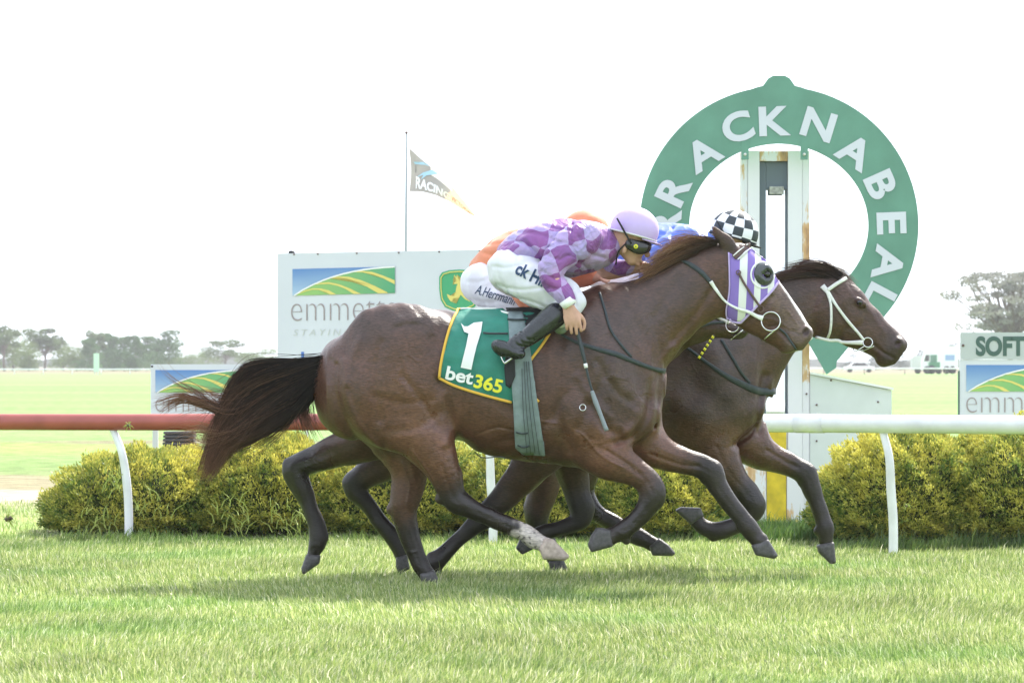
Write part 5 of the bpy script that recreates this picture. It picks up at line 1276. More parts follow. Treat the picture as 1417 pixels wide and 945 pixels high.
def vbox(x0, y0, x1, y1, D0, D1, m, name, parent, rust=None, bev=0.0):
    mb = MB(); a = (PX(x0, DP), D0, PZ(y1, DP)); b = (PX(x1, DP), D1, PZ(y0, DP)); mb.box(a, b, bev)
    if rust is not None:
        zz = a[2] if a[2] < b[2] else b[2]; zt = max(a[2], b[2])
        k_ = zz + .06
        while k_ < zt:
            bmesh.ops.bisect_plane(mb.bm, geom=mb.bm.verts[:] + mb.bm.edges[:] + mb.bm.faces[:], plane_co=(0, 0, k_), plane_no=(0, 0, 1)); k_ += .06
        bmesh.ops.recalc_face_normals(mb.bm, faces=mb.bm.faces[:]); me = bpy.data.meshes.new(name); mb.bm.to_mesh(me); mb.bm.free()
        at = me.color_attributes.new('Col', 'FLOAT_COLOR', 'POINT')
        for i, v in enumerate(me.vertices): at.data[i].color = (rust(v.co), 0, 0, 1)
        return link(name, me, m, parent)
    return mb.build(name, m, parent)
wp = empty('winning_post', P(1072, 725, DP) * 1, 'tall rusting white steel winning post with open slot, yellow stripe and low side cabinet', 'winning post')
wp.location.z = 0
GRD = 504 + CH / DP * FP + 4
r0 = lambda c: .0; 
vbox(1035, 209, 1051, GRD, DP, DP + .28, M['rusty'], 'column', wp, lambda c: -.1)
vbox(1026, 210, 1034.6, GRD, DP + .01, DP + .27, M['rusty'], 'rust_edge', wp, lambda c: .17 if 2.3 < c.z < 2.75 else (.09 if c.z > 1.9 else .03))
vbox(1090.5, 209, 1110, GRD, DP, DP + .28, M['rusty'], 'column', wp, lambda c: -.08)
vbox(1110.4, 209, 1120.5, GRD, DP + .01, DP + .27, M['rusty'], 'rust_edge', wp, lambda c: .20 if 1.95 < c.z < 2.3 or 1.1 < c.z < 1.5 else .06)
vbox(1051.4, 209.5, 1090.1, 223, DP + .004, DP + .27, M['rusty'], 'lintel', wp, lambda c: .20)
dk = mat('slot_lining', (.12, .15, .18), .5, .4)
vbox(1051.4, 223.4, 1060.5, 572, DP + .05, DP + .2, dk, 'slot_lining', wp)
vbox(1060.9, 223.4, 1090.1, 262, DP + .05, DP + .2, dk, 'slot_lining', wp)
vbox(1088.4, 262.4, 1090.1, 572, DP + .05, DP + .2, dk, 'slot_lining', wp)
vbox(1065, 258, 1085, 269, DP + .02, DP + .045, mat('lamp_grey', (.33, .33, .31), .6, noise=.3, nscale=40), 'bracket', wp, bev=.004)
vbox(1060.9, 572.4, 1090.1, 576, DP + .05, DP + .2, dk, 'slot_sill', wp)
gl = bpy.data.materials.new('mirror_glass'); gl.use_nodes = True; g_ = gl.node_tree.nodes['Principled BSDF']; g_.inputs['Metallic'].default_value = 1; g_.inputs['Roughness'].default_value = .03; g_.inputs['Base Color'].default_value = (.86, .92, .93, 1)
vbox(1060.9, 262.4, 1088.0, 572, DP + .12, DP + .13, gl, 'mirror', wp)
vbox(1051.4, 576.4, 1090.1, GRD, DP + .012, DP + .26, M['rusty'], 'lower_panel', wp, lambda c: -.1)
yel = mat('yellow_stripe_paint', (.62, .46, .03), .55, .4, noise=.2, nscale=14)
vbox(1061, 596, 1088, GRD, DP - .004, DP + .01, yel, 'yellow_stripe', wp)
vbox(1026, 640, 1060, GRD, DP - .012, DP - .002, M['rusty'], 'kick_plate', wp, lambda c: .10)
vbox(1089, 640, 1112, GRD, DP - .012, DP - .002, M['rusty'], 'kick_plate', wp, lambda c: .10 if c.z < .2 else -.02)
# side cabinet with a sloping top
mb = MB(); pts = [P(x, y, DP) for x, y in ((1121, 518), (1234, 540), (1234, GRD - 8), (1121, GRD - 8))]
mb.prism(pts, (0, .5, 0)).build('cabinet', mat('pale_grey_paint', (.60, .63, .64), .5, noise=.05, nscale=5), wp)
mb = MB(); pts = [P(x, y, DP, -.02) for x, y in ((1120.8, 514.5), (1236, 536.5), (1236, 539.6), (1120.8, 517.6))]
mb.prism(pts, (0, .54, 0)).build('cabinet_lid', M['white'], wp)
for x, y in ((1130, 560), (1130, 610), (1215, 556), (1130, 650), (1116, 545), (1150, 526)): MB().ball(P(x, y, DP, -.004), .008, 8).build('bolt', M['leather_b'], wp, True)

# the ring
rg = empty('ring_sign', P(1078, 518, 27.45), 'big green ring sign lettered WARRACKNABEAL round the top of the winning post', 'sign')
DR = 27.42; cxr, cyr = 1078.0, 312.0
def ell_pt(a, rx, ry, cx=cxr, cy=cyr): return (cx + rx * math.sin(a), cy - ry * math.cos(a))
outer = []
for a in np.linspace(R(11.5), R(149), 60): outer.append(ell_pt(a, 193, 192))
outR = outer
innR = [ell_pt(a, 126, 113, 1076) for a in np.linspace(R(158), 0, 50)]
right = [(1078, 105), (1086, 105), (1093, 109), (1100, 119), (1108, 121)] + outR + [(1158, 500), (1157, 509), (1144, 518), (1118, 473)] + innR
def ring_half(poly, flip):
    mb = MB(); pts = [((2 * cxr - x) if flip else x, y) for x, y in poly]
    P3 = [P(x, y, DR) for x, y in pts]
    me2 = bmesh.new()
    vs = [me2.verts.new(p) for p in P3]; me2.faces.new(vs)
    r_ = bmesh.ops.extrude_face_region(me2, geom=me2.faces[:])
    for v in r_['geom']:
        if isinstance(v, bmesh.types.BMVert): v.co.y += .03
    bmesh.ops.recalc_face_normals(me2, faces=me2.faces[:])
    m_ = bpy.data.meshes.new('ring'); me2.to_mesh(m_); me2.free(); return m_
gm = mat('ring_green', (.12, .27, .21), .5, .4, noise=.10, nscale=4, nd=8)
ri_ = right[:-len(innR)]; mir = lambda L_: [(2 * cxr - x, y) for x, y in L_][::-1]
full = ri_ + innR + mir(innR)[1:] + mir(ri_)
RGM = link('ring', ring_half(full, False), gm, rg)
for x in (1031, 1113): MB().box(P(x - 5, 221, DR, -.004), P(x + 5, 195, DR, .028)).build('bracket', gm, rg); MB().ball(P(x, 214, DR, -.006), .012, 10).build('bolt', M['sheep'], rg, True)
lets = [('W', 953, 402), ('A', 929, 357), ('R', 921, 309), ('R', 931, 262), ('A', 972, 212), ('C', 1020, 175), ('K', 1072, 167), ('N', 1133, 172), ('A', 1184, 209.5), ('B', 1220, 256), ('E', 1234.5, 309), ('A', 1230, 364.5), ('L', 1218, 412)]
rots = [-118, -98, -86, -65, -32, -18, -2, 17, 33, 66, 88, 101, 118]
for (ch, x, y), a in zip(lets, rots):
    V_, _ = text_mesh(ch, .035); w_ = V_[:, 0].max(); hh = V_[:, 1].max()
    ca, sa = math.cos(R(a)), math.sin(R(a)); S_ = 39 / hh; WX = {'W': 1.0, 'L': 1.15, 'E': 1.2}.get(ch, 1.15)
    def fn(u, v, x=x, y=y, ca=ca, sa=sa, w_=w_, S_=S_, hh=hh, WX=WX):
        uu = (u - w_ / 2) * S_ * WX; vv = (v - hh / 2) * S_
        return P(x + uu * ca + vv * sa, y + uu * sa - vv * ca, DR, -.006)
    text_obj('letter', ch, fn, M['panel'], RGM, None, 1.0, .035)

# ------------------------------------------------------------------ sponsor boards
SKY_B = None
def blue_grad():
    m = bpy.data.materials.new('printed_sky'); m.use_nodes = True; nt = m.node_tree; b = nt.nodes['Principled BSDF']; N = nt.nodes.new; K = nt.links.new
    a = N('ShaderNodeAttribute'); a.attribute_name = 'Col'; K(a.outputs['Color'], b.inputs['Base Color']); b.inputs['Roughness'].default_value = .45
    return m
M['print'] = blue_grad()
def plane_fn(pa, pb, Da, Db):
    """vertical board whose left edge (pixel pa) is at depth Da and right edge (pb) at Db"""
    A = Vector((PX(pa, Da), Da, 0)); B = Vector((PX(pb, Db), Db, 0)); n = (B - A).cross(Vector((0, 0, 1))).normalized()
    if n.y > 0: n = -n
    def fn(px, py, off=0.0):
        d = Vector(((px - CX) / FP, 1, -(py - HZ) / FP)); o = Vector((0, 0, CH)); t = (A - o).dot(n) / d.dot(n)
        return o + d * t + n * off
    fn.n = n
    return fn
def poly_obj(name, pts, fn, off, m, parent, cols=None):
    bm = bmesh.new(); vs = [bm.verts.new(fn(x, y, off)) for x, y in pts]; bm.faces.new(vs); bmesh.ops.triangulate(bm, faces=bm.faces[:])
    me = bpy.data.meshes.new(name); bm.to_mesh(me); bm.free()
    if cols:
        at = me.color_attributes.new('Col', 'FLOAT_COLOR', 'POINT')
        for i, c in enumerate(cols): at.data[i].color = (*c, 1)
    return link(name, me, m, parent)
def emblem(fn, x0, y0, w, h_, parent, off=.004, shear=0.0):
    """printed hill emblem: blue sky, green hill, four yellow furrows"""
    g = lambda u, v: (x0 + u * w, y0 + v * h_ + shear * u)
    sky_ = [g(0, 0), g(1, 0), g(1, .1), g(0, 1)]
    hill = [(0.02, 1), (.1, .80), (.2, .61), (.3, .45), (.4, .32), (.5, .22), (.6, .14), (.7, .08), (.8, .04), (.9, .015), (1, 0)]
    em = poly_obj('emblem', [g(0, 0), g(1, 0)] + [g(u, v) for u, v in hill[::-1]] + [g(0, 1)], fn, off, M['print'], parent, [(.09, .21, .50), (.09, .21, .50)] + [(.12 + .2 * v, .25 + .2 * v, .52 + .1 * v) for u, v in hill[::-1]] + [(.35, .48, .66)])
    poly_obj('emblem_hill', [g(u, v) for u, v in hill] + [g(1, 1)], fn, off + .003, M['print'], em, [(.30 - .22 * u, .50 - .17 * u, .14 + .04 * u) for u, v in hill] + [(.07, .31, .17)])
    top = [g(u, v) for u, v in hill]; low = [(x, y + 1.4 * h_ / 37) for x, y in top]
    poly_obj('emblem_outline', [(x, y - .8) for x, y in top] + low[::-1], fn, off + .006, M['whitep'], em)
    fur = [([(.03, .99), (.12, .82), (.2, .75), (.28, .76), (.36, .84), (.43, 1)], [(.37, 1), (.32, .88), (.26, .81), (.2, .80), (.13, .86)]),
           ([(.2, .62), (.27, .55), (.36, .53), (.46, .62), (.56, .78), (.67, 1)], [(.60, 1), (.52, .80), (.44, .67), (.36, .60), (.28, .60)]),
           ([(.36, .38), (.45, .32), (.55, .34), (.67, .48), (.8, .70), (.93, .97), (.93, 1)], [(.84, 1), (.73, .74), (.62, .52), (.54, .41), (.46, .37)]),
           ([(.58, .17), (.68, .13), (.78, .18), (.88, .32), (1, .52)], [(1, .67), (.89, .44), (.79, .27), (.69, .19)])]
    for k, (a, b_) in enumerate(fur): poly_obj('emblem_furrow', [g(u, v) for u, v in a + b_], fn, off + .006, M['furrow'], em)
M['furrow'] = mat('furrow_yellow', (.66, .56, .16), .5)
M['wordgrey'] = mat('word_grey', (.30, .25, .27), .5)
M['palegrey'] = mat('word_pale_grey', (.50, .52, .53), .5)
def board(label, name, x0, x1, y0, y1, Da, Db, thick, yl=None, yr=None):
    fn = plane_fn(x0, x1, Da, Db); e = empty(name, fn(x0, y1), label, 'sign')
    e.location.z = 0
    yl = yl or y0; yr = yr or y0
    MB().prism([fn(x0, yl), fn(x1, yr), fn(x1, y1), fn(x0, y1)], fn.n * -thick).build('panel', M['panel'], e)
    return e, fn
b1, f1_ = board('large white sponsor board with hill emblem, emmetts lettering and deer badge behind the horses', 'advertising_board', 384, 800, 350, 514, 31.2, 29.8, .06, 351, 343)
emblem(f1_, 405, 372.5, 142, 36.5, b1, shear=-3.5)
tx = lambda fn, ox, oy, off, sl=0.0: (lambda u, v: fn(ox + u, oy - v + sl * u, off))
text_obj('lettering', 'emmetts', tx(f1_, 403, 445, .004, -.012), M['wordgrey'], b1, 145, 56, -.022, 0, None)
text_obj('lettering', 'STAYING', tx(f1_, 406, 464.5, .004, -.012), M['palegrey'], b1, 80, 12.5, .0, .25, None, 1.5)
text_obj('lettering', 'I', tx(f1_, 417, 497, .004), mat('blue_word', (.06, .16, .5), .5), b1, 4, 14, .05)
sh = [(608, 383), (612, 377), (622, 374), (636, 373), (650, 374), (660, 377), (664, 383), (665, 400), (663, 415), (657, 425), (645, 430), (636, 432), (627, 430), (616, 425), (610, 415), (608, 400)]
bdg = poly_obj('badge', sh, f1_, .004, mat('badge_green', (.05, .33, .16), .5), b1)
cx_, cy_ = 636, 402
inn = [(cx_ + (x - cx_) * .9, cy_ + (y - cy_) * .9) for x, y in sh]; inn2 = [(cx_ + (x - cx_) * .86, cy_ + (y - cy_) * .86) for x, y in sh]
MB().tube([f1_(x, y, .007) for x, y in inn + inn[:1]], .005, 6).build('badge_line', M['furrow'], bdg)
deer = [(619, 407), (624, 409), (629, 410), (631, 404), (632, 397), (634, 393), (628, 393), (627, 395), (629, 391), (633, 389), (631, 385), (626, 388), (630, 384), (629, 380), (632, 384), (633, 380), (635, 386), (638, 390), (645, 400), (652, 404), (658, 402), (655, 407), (659, 413), (652, 410), (646, 411), (652, 418), (644, 414), (638, 408), (636, 412), (628, 413), (626, 417), (632, 420), (624, 417), (620, 411)]
poly_obj('badge_deer', deer, f1_, .007, M['furrow'], bdg)
for x in (407, 440, 494, 552, 608, 664): MB().ball(f1_(x, 352.5 - (x - 384) * .018, .004), .008, 8).build('bolt', M['leather_b'], b1, True)
MB().ball(f1_(401, 349.5, -.03), (.03, .03, .018), 10).build('cap_stub', M['blackmat'], b1, True)
for x in (420, 700): MB().box(f1_(x, 514, -.10) + Vector((-.03, 0, 0)), Vector((f1_(x, 514).x + .03, f1_(x, 514).y + .16, -.05))).build('leg', M['steelp'] if 'steelp' in M else M['palegrey'], b1)

b2, f2_ = board('small white sponsor board with hill emblem behind the tail, left of the large board', 'advertising_board', 208.5, 352, 504, 582, 32.0, 32.0, .04)
emblem(f2_, 215, 512, 124, 31, b2)
text_obj('lettering', 'emmetts', tx(f2_, 215, 570, .004), M['wordgrey'], b2, 122, 42, -.022)
MB().ball(f2_(210.5, 507, .004), .01, 8).build('bolt', M['blackmat'], b2, True)
for x in (214, 340):
    c_ = f2_(x, 582); MB().box((c_.x - .024, c_.y + .042, -.05), (c_.x + .024, c_.y + .09, c_.z + .3)).build('leg', M['palegrey'], b2)

b3, f3_ = board('white track condition board reading SOFT above a hill emblem at the right edge', 'advertising_board', 1328, 1486, 497.5, 600, 30.0, 30.0, .05)
MB().prism([f3_(1329.5, 460, .01), f3_(1486, 460, .01), f3_(1486, 497, .01), f3_(1329.5, 497, .01)], f3_.n * -.06).build('header_panel', mat('header_grey', (.42, .45, .47), .5), b3)
text_obj('lettering', 'SOFT', tx(f3_, 1350, 491, .013), mat('dark_green_word', (.05, .10, .09), .5), b3, 68, 35, .045)
emblem(f3_, 1337, 505, 140, 36.5, b3)
text_obj('lettering', 'emmetts', tx(f3_, 1337, 571.5, .004), M['wordgrey'], b3, 142, 50, -.022)
MB().box(f3_(1326, 600, -.04), f3_(1328, 513, .004)).build('edge_strip', mat('edge_dark', (.06, .12, .09), .5), b3)
MB().ball(f3_(1332.5, 478, .012), .012, 8).build('bolt', M['leather_b'], b3, True)
for x in (1345, 1470):
    c_ = f3_(x, 600); MB().box((c_.x - .03, c_.y + .052, -.05), (c_.x + .03, c_.y + .11, c_.z + .3)).build('leg', M['palegrey'], b3)

# dark crate behind the small board
cr = empty('crate', P(245, 694, 33.0), 'dark grey slatted crate standing behind the small board near the tail', 'crate'); cr.location.z = 0
dkc = mat('dark_slat', (.055, .055, .06), .8, noise=.3, nscale=15)
for k in range(5):
    z1 = PZ(597 + k * 5, 33); z0 = PZ(600.8 + k * 5, 33); MB().box((PX(226 - k * .4, 33), 33, z0), (PX(268, 33), 33.3, z1), .005).build('slat', dkc, cr)
MB().box((PX(228, 33), 33.03, .02), (PX(266, 33), 33.28, PZ(598, 33)), .004).build('lining', M['blackmat'], cr)
MB().box((PX(223, 33), 32.98, 0), (PX(270, 33), 33.32, PZ(622.5, 33)), .01).build('base', mat('concrete', (.35, .35, .35), .9, noise=.2, nscale=20), cr)

# ------------------------------------------------------------------ flag
DF = 34.0
fl = empty('flagpole', P(561, 688, DF), 'thin grey pole flying a pointed grey and orange racing pennant above the large board', 'flagpole'); fl.location.z = 0
MB().tube([P(561, 690, DF), P(561.5, 345, DF), P(563, 183, DF)], [.014, .013, .009], 8).build('pole', mat('grey_pole', (.3, .34, .36), .5), fl, True)
MB().ball(P(562.5, 184, DF), .014, 8).build('finial', M['leather_b'], fl, True)
def flag_pt(u, v):
    """u along 0..1, v 0 top .. 1 bottom, in pixels"""
    tx_, ty_ = 566 + u * 92, None
    top = np.interp(u, [0, .2, .45, .65, .85, 1], [205, 221, 240, 259, 281, 299]); bot = np.interp(u, [0, .2, .4, .6, .8, 1], [264.5, 266, 271, 279, 290, 300])
    y = top * (1 - v) + bot * v; x = tx_ + (2.5 * math.sin(v * 3.1) if u < .1 else 0)
    return P(x, y, DF, .10 * math.sin(u * 7 + v * 2) - .03)
mb = MB(); n_, k_ = 40, 10; grid = [[mb.bm.verts.new(flag_pt(i / n_, j / k_)) for j in range(k_ + 1)] for i in range(n_ + 1)]
cl_ = mb.bm.loops.layers.float_color.new('Col') if False else None
for i in range(n_):
    for j in range(k_): fc = mb.bm.faces.new((grid[i][j], grid[i + 1][j], grid[i + 1][j + 1], grid[i][j + 1])); fc.material_index = 0 if (i + .6 * j) / n_ < .66 and not (j < 3 and i > 12) else (2 if j < 3 and i < 26 else 1)
fg = mb.build('pennant', [mat('flag_grey', (.30, .29, .28), .6, transl=.35), mat('flag_orange', (.74, .52, .36), .6, transl=.4), mat('flag_pale', (.8, .76, .7), .6, transl=.4)], fl, True)
ft = lambda u0, v0, du, dv: (lambda a, b: flag_pt(u0 + a * du, v0 - b * dv) + Vector((0, -.012, 0)))
text_obj('lettering', 'RACING', ft(.09, .90, 1, 1), M['whitep'], fl, .53, .44, .04, .1, .08)
text_obj('lettering', 'VICTORIA', ft(.64, .85, 1, 1), mat('flag_word', (.35, .22, .14), .6), fl, .28, .42, .02, .1, .05)
lb = mat('flag_blue', (.35, .55, .68), .6)
for pl_ in ([(570, 224), (585, 224), (595, 230), (588, 228), (572, 227)], [(574, 245), (585, 239), (598, 235), (606, 241), (590, 243), (582, 249), (586, 242)]):
    o_ = MB().poly([P(x, y, DF, -.16) for x, y in pl_]) if False else None
    mbx = MB(); mbx.poly([flag_pt((x - 566) / 92, max(0, min(1, (y - np.interp((x - 566) / 92, [0, .2, .45], [205, 221, 240])) / (np.interp((x - 566) / 92, [0, .2, .4], [264.5, 266, 271]) - np.interp((x - 566) / 92, [0, .2, .45], [205, 221, 240]))))) + Vector((0, -.014, 0)) for x, y in pl_]); mbx.build('horse_mark', lb, fl)

# ------------------------------------------------------------------ far side of the course
def far_tree(label, px, D, hpx, wpx, kind, seed, n=3200, base=None):
    r = np.random.default_rng(seed); s = D / FP; H_ = hpx * s; W_ = wpx * s; x0 = PX(px, D)
    e = empty({'gum': 'gum_tree', 'pine': 'pine_tree', 'scrub': 'scrub_tree'}[kind], (x0, D, 0), label, 'tree', 'trees along the far side of the course')
    C_ = []; tb = MB()
    if kind == 'gum':
        tb.tube([(x0, D, -.1), (x0 + r.normal() * W_ * .02, D, H_ * .3), (x0 + r.normal() * W_ * .04, D, H_ * .55)], [H_ * .028, H_ * .022, H_ * .014], 8)
        for k in range(22 if n < 6000 else 95):
            a = r.uniform(0, 6.28); el = r.uniform(.48, .97); rr = W_ * .5 * (1 - ((el - .62) / .5) ** 2 * .7) * r.uniform(.2, .9)
            c = np.array([x0 + math.cos(a) * rr, D + math.sin(a) * rr, H_ * el - H_ * .05]); st = np.array([x0, D, H_ * r.uniform(.25, .5)])
            mid = (st + c) / 2 + np.array([0, 0, -H_ * .03]) + r.normal(size=3) * H_ * .02
            tb.tube([Vector(p) for p in catmull([st, mid, c], 4)], list(np.linspace(H_ * .012, H_ * .003, 9)), 5)
            C_.append((c, np.array([W_ * .17, W_ * .17, H_ * .085]) * r.uniform(.6, 1.2) * (1 if n < 6000 else .42)))
    elif kind == 'pine':
        tb.tube([(x0, D, -.1), (x0, D, H_ * .9)], [H_ * .02, H_ * .005], 6)
        for k in range(34):
            el = r.uniform(.04, .95); rr = W_ * .5 * (1 - el * .7) * r.uniform(.2, 1); a = r.uniform(0, 6.28)
            C_.append((np.array([x0 + math.cos(a) * rr, D + math.sin(a) * rr, H_ * el]), np.array([W_ * .2, W_ * .2, H_ * .11]) * (1.15 - .6 * el)))
    else:
        tb.tube([(x0, D, -.1), (x0, D, H_ * .5)], [H_ * .03, H_ * .02], 6)
        for k in range(26):
            el = r.uniform(.06, .88); a = r.uniform(0, 6.28); rr = W_ * .42 * r.uniform(0, 1) * math.sqrt(max(.05, 1 - (el - .35) ** 2 * 2))
            C_.append((np.array([x0 + math.cos(a) * rr, D + math.sin(a) * rr, H_ * el]), np.array([W_ * .2, W_ * .2, H_ * .13])))
    m_ = max(1, n // len(C_)); pts = []; tn = []
    for c, rd in C_:
        u = r.normal(size=(m_, 3)); u /= np.linalg.norm(u, axis=1)[:, None]; u *= r.uniform(.35, 1, (m_, 1)) ** .5; pts.append(c + u * rd); tn.append(np.full(m_, r.uniform(.75, 1.25)))
    pts = np.vstack(pts); tn = np.concatenate(tn); k = len(pts); sz = H_ * (.014 if n > 6000 else .022) * r.uniform(.5, 1.4, (k, 1))
    a = r.normal(size=(k, 3)); a /= np.linalg.norm(a, axis=1)[:, None]; b = np.cross(a, r.normal(size=(k, 3))); b /= np.linalg.norm(b, axis=1)[:, None]
    V = np.stack([pts - a * sz, pts - b * sz * .6, pts + a * sz, pts + b * sz * .6], 1).reshape(-1, 3); V[:, 2] = np.maximum(V[:, 2], .1)
    base_c = {'gum': (.12, .17, .07), 'pine': (.08, .16, .05), 'scrub': (.14, .20, .06)}[kind] if base is None else base
    col = np.array(base_c)[None] * tn[:, None] * r.uniform(.8, 1.2, (k, 1))
    link('crown', mesh_np('crown', V, np.arange(k * 4).reshape(-1, 4), False, np.repeat(col, 4, 0)), M['leaf'], e)
    tb.build('trunk', M['bark'], e, True)
    return e
M['leaf'] = mat('tree_leaf', (.08, .1, .05), .6, .3, attr=True, transl=.35)
TR = [('gum', 6, 58, 42, 'tall pale gum with a bare top at the very left edge', .0), ('scrub', 18, 48, 44, 'yellowish round gum in front of the left end of the tree line', 0), ('gum', 62, 62, 54, 'tall spreading gum with gaps in its crown, left of the distance board', 0),
      ('scrub', 40, 36, 34, 'low grey green tree between the two left gums', 0), ('scrub', 88, 34, 34, 'low dense tree right of the tall spreading gum', 0), ('scrub', 106, 32, 30, 'low dark tree just left of the distance board', 0),
      ('gum', 130, 50, 28, 'thin gum with one arching bare branch above the distance board', 0), ('pine', 125, 40, 28, 'dark pine directly behind the distance board', 0), ('pine', 143, 45, 28, 'dense pine right of the distance board', 0), ('pine', 157, 46, 26, 'second pine right of the distance board', 0),
      ('pine', 172, 44, 26, 'third pine right of the distance board', 0), ('pine', 188, 46, 26, 'fourth pine right of the distance board, pointed top', 0), ('pine', 203, 42, 28, 'yellow green pine fifth from the distance board', 0), ('pine', 217, 42, 24, 'pine just left of the tallest pine', 0),
      ('pine', 234, 50, 36, 'tallest pine at the right end of the dense tree line', 0), ('scrub', 262, 20, 34, 'low scrub right of the tallest pine', 0), ('scrub', 288, 22, 30, 'low reddish scrub left of the domed tree', 0), ('gum', 312, 38, 58, 'low domed gum with feathery top above the small board', 0),
      ('scrub', 345, 22, 30, 'low scrub just right of the domed gum', 0), ('scrub', 376, 26, 34, 'low tree by the left edge of the large board', 0)]
for i, (k, x, h_, w_, lab, _) in enumerate(TR): far_tree(lab, x, 640 + (i * 37) % 50, h_ + 6, w_ * (1.8 if k != 'gum' else 1.2), k, 100 + i, 5000)
far_tree('large airy gum tree with wide flat foliage clumps behind the SOFT board', 1398, 400, 152, 205, 'gum', 163, 9000, base=(.24, .24, .20))
for i, (x, h_, w_, lab) in enumerate([(1276, 26, 40, 'low dark tree left of the far truck'), (1316, 34, 34, 'small round tree behind the far truck'), (1246, 22, 44, "low tree right above the leading horse's nose"), (1212, 20, 40, 'low tree behind the far white car'), (1176, 20, 40, 'low tree at the left end of the far right bank'), (1340, 26, 44, 'low tree at the left edge of the SOFT board')]):
    far_tree(lab, x, 700 + i * 8, h_ + 5, w_, 'scrub', 170 + i, 2600, base=(.06, .08, .06))
# distant low wooded rise closing the horizon
r_ = np.random.default_rng(5); xs_ = np.linspace(-420, 420, 400); hh_ = 3.2 + 1.2 * np.sin(xs_ * .031) + .8 * np.sin(xs_ * .11 + 1) + r_.random(400) * .8
V = []; 
for x, h_ in zip(xs_, hh_): V += [(x, 1500, 0), (x, 1500, h_), (x, 1560, h_ * .9), (x, 1560, 0)]
Fq = [(i * 4 + a, i * 4 + 4 + a, i * 4 + 5 + a, i * 4 + 1 + a) for i in range(399) for a in range(3)]
tag(link('distant_wood', mesh_np('distant_wood', V, Fq), mat('far_wood', (.06, .08, .05), .9, noise=.3, nscale=.2)), 'long low grey green wood far off along the horizon', 'wood', kind='stuff')

# far running rail
fr = empty('far_rail', (PX(200, 430), 430, 0), 'thin white running rail far across the infield at the left', 'rail')
MB().tube([(PX(-120, 430), 430, .62), (PX(480, 430), 430, .62)], .075, 8).build('rail_tube', wpl, fr, True)
for k in range(15): x = PX(-100 + k * 40, 430); MB().tube([(x, 430, -.05), (x, 430, .6)], .05, 6).build('post', wpl, fr, True)
fr2 = empty('far_rail', (PX(1250, 430), 430, 0), 'thin white running rail far across the infield at the right', 'rail')
MB().tube([(PX(1030, 430), 430, .72), (PX(1540, 430), 430, .72)], .075, 8).build('rail_tube', wpl, fr2, True)
for k in range(10): x = PX(1196 + (k - 3) * 56, 430); MB().tube([(x, 430, -.05), (x, 430, .7)], .05, 6).build('post', M['bark'], fr2, True)
db = empty('distance_board', (PX(133, 420), 420, 0), 'small pale upright distance board in front of the left tree line', 'sign')
MB().box((PX(129.5, 420), 420, .35), (PX(137, 420), 420.15, PZ(489, 420)), .01).build('panel', mat('pale_green_panel', (.5, .68, .55), .5), db)
MB().box((PX(130.5, 420), 420.03, -.05), (PX(131.5, 420), 420.1, .35)).build('leg', M['palegrey'], db); MB().box((PX(135, 420), 420.03, -.05), (PX(136, 420), 420.1, .35)).build('leg', M['palegrey'], db)

# far vehicles
def wheel(x, y, z, r, parent): MB().tube([(x, y, z), (x, y + .22, z)], r, 16).build('wheel', M['blackmat'], parent, True)
vc = empty('parked_car', (PX(1190, 540), 540, 0), 'white car parked far off under the green ring, beyond the infield', 'car')
cxv = PX(1190, 540); ol = [(-2.3, .35), (-2.3, .85), (-1.6, .98), (-.9, 1.5), (.8, 1.5), (1.5, 1.0), (2.2, .9), (2.3, .35)]
MB().prism([(cxv + a, 540, b) for a, b in ol], (0, 1.7, 0)).build('body', M['white'], vc)
MB().prism([(cxv + a, 539.98, b) for a, b in [(-1.35, 1.0), (-.85, 1.42), (.75, 1.42), (1.3, 1.02)]], (0, 1.74, 0)).build('window', M['lens'], vc)
for a in (-1.45, 1.4): wheel(cxv + a, 539.95, .33, .33, vc); wheel(cxv + a, 541.5, .33, .33, vc)
tk = empty('parked_truck', (PX(1305, 455), 455, 0), 'white box truck parked far off left of the SOFT board', 'truck'); X_ = lambda p: PX(p, 455)
MB().box((X_(1288), 455, .7), (X_(1326), 457.3, 3.5), .03).build('box', M['white'], tk)
MB().box((X_(1308), 454.97, 1.7), (X_(1321), 454.995, 2.4)).build('blue_panel', mat('pale_blue', (.25, .35, .6), .5), tk)
MB().prism([(X_(a), 455.1, b) for a, b in [(1277, .5), (1277, 1.6), (1280, 2.6), (1287.6, 2.7), (1287.6, .5)]], (0, 2.1, 0)).build('cab', M['white'], tk)
MB().prism([(X_(a), 455.07, b) for a, b in [(1279, 1.6), (1281, 2.4), (1286, 2.4), (1286, 1.6)]], (0, 2.16, 0)).build('window', M['lens'], tk)
for a in (1283, 1310, 1318): wheel(X_(a), 454.95, .5, .5, tk)
tr_ = empty('tractor', (PX(1294, 445), 445, 0), 'small green tractor parked in front of the far white truck', 'tractor'); X_ = lambda p: PX(p, 445)
MB().box((X_(1286), 445, .6), (X_(1301), 446.4, 1.5), .05).build('body', mat('tractor_green', (.05, .2, .11), .5), tr_)
MB().box((X_(1288), 445.1, 1.5), (X_(1297), 446.3, 2.4), .08).build('cab', mat('tractor_green2', (.07, .18, .13), .3), tr_)
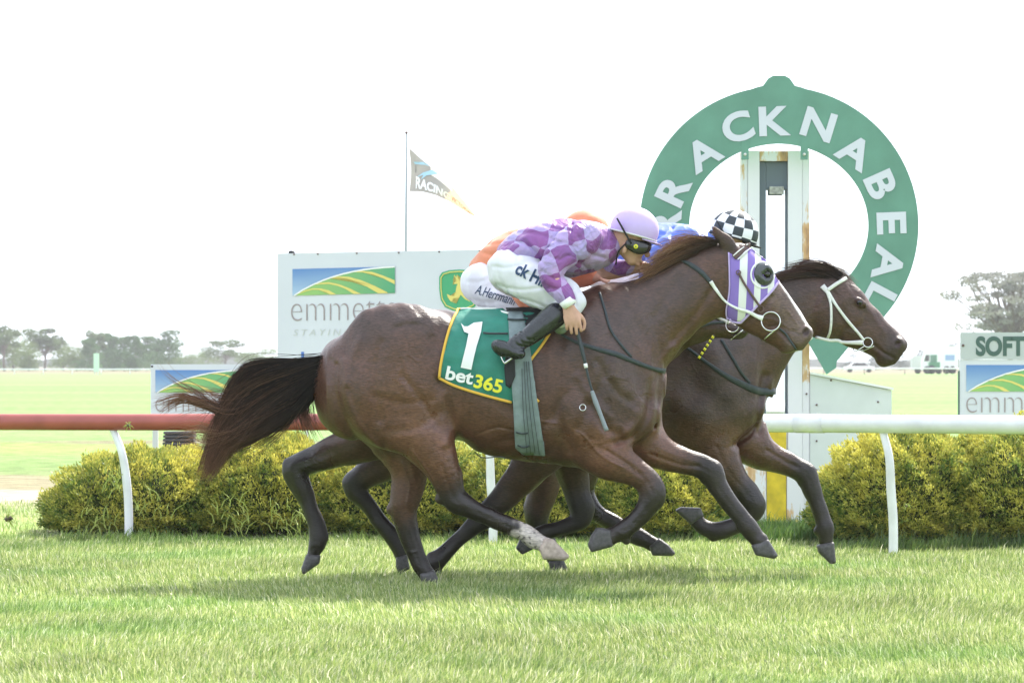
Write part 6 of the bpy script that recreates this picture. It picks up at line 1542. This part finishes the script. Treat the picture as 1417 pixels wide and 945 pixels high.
wheel(X_(1289), 444.85, .55, .55, tr_); wheel(X_(1299), 444.9, .38, .38, tr_)
tl = empty('trailer', (PX(1270, 460), 460, 0), 'small pale float trailer left of the far white truck', 'trailer'); X_ = lambda p: PX(p, 460)
MB().prism([(X_(a), 460, b) for a, b in [(1262, .5), (1262, 2.0), (1265, 2.3), (1277, 2.3), (1277, .5)]], (0, 2, 0)).build('body', M['palegrey'], tl)
wheel(X_(1270), 459.9, .4, .4, tl)

# thrown clods of turf
def clod(px, py, D, r0_, seed, label):
    r = np.random.default_rng(seed); mb = MB(); c = P(px, py, D)
    mb.ball(c, (r0_, r0_ * .8, r0_ * .6), 10)
    for v in mb.bm.verts: v.co += Vector(r.normal(size=3) * r0_ * .16)
    e = empty('turf_clod', c, label, 'clod', 'turf clods kicked up by the hooves')
    mb.build('soil', M['bark'], e, True); mb = MB()
    for _ in range(14):
        d = Vector(r.normal(size=3)).normalized(); mb.tube([c, c + d * r0_ * 1.6, c + d * r0_ * 2.4 + Vector((0, 0, -.01))], [.003, .0025, .001], 4)
    mb.build('grass_tuft', M['weed'], e)
clod(178, 588, 24.9, .016, 1, 'tiny tuft of torn turf flying in front of the red rail')
clod(12, 718, 24.5, .03, 2, 'clod of turf in the air at the left edge')
clod(1255, 0 + 700, 23.2, .012, 3, 'tiny clod of turf beside the right rail post')

# ------------------------------------------------------------------ haze
hz = MB(); hz.box((-700, -80, -1.0), (700, 1700, 40))
ho = hz.build('haze', None)
hm = bpy.data.materials.new('haze_air'); hm.use_nodes = True; nt = hm.node_tree
for n in list(nt.nodes): nt.nodes.remove(n)
pv = nt.nodes.new('ShaderNodeVolumePrincipled'); pv.inputs['Density'].default_value = .00024; pv.inputs['Color'].default_value = (.95, .96, 1, 1); pv.inputs['Anisotropy'].default_value = .3
ou = nt.nodes.new('ShaderNodeOutputMaterial'); nt.links.new(pv.outputs[0], ou.inputs['Volume'])
ho.data.materials.clear(); ho.data.materials.append(hm)
tag(ho, kind='stuff'); ho.display_type = 'WIRE'
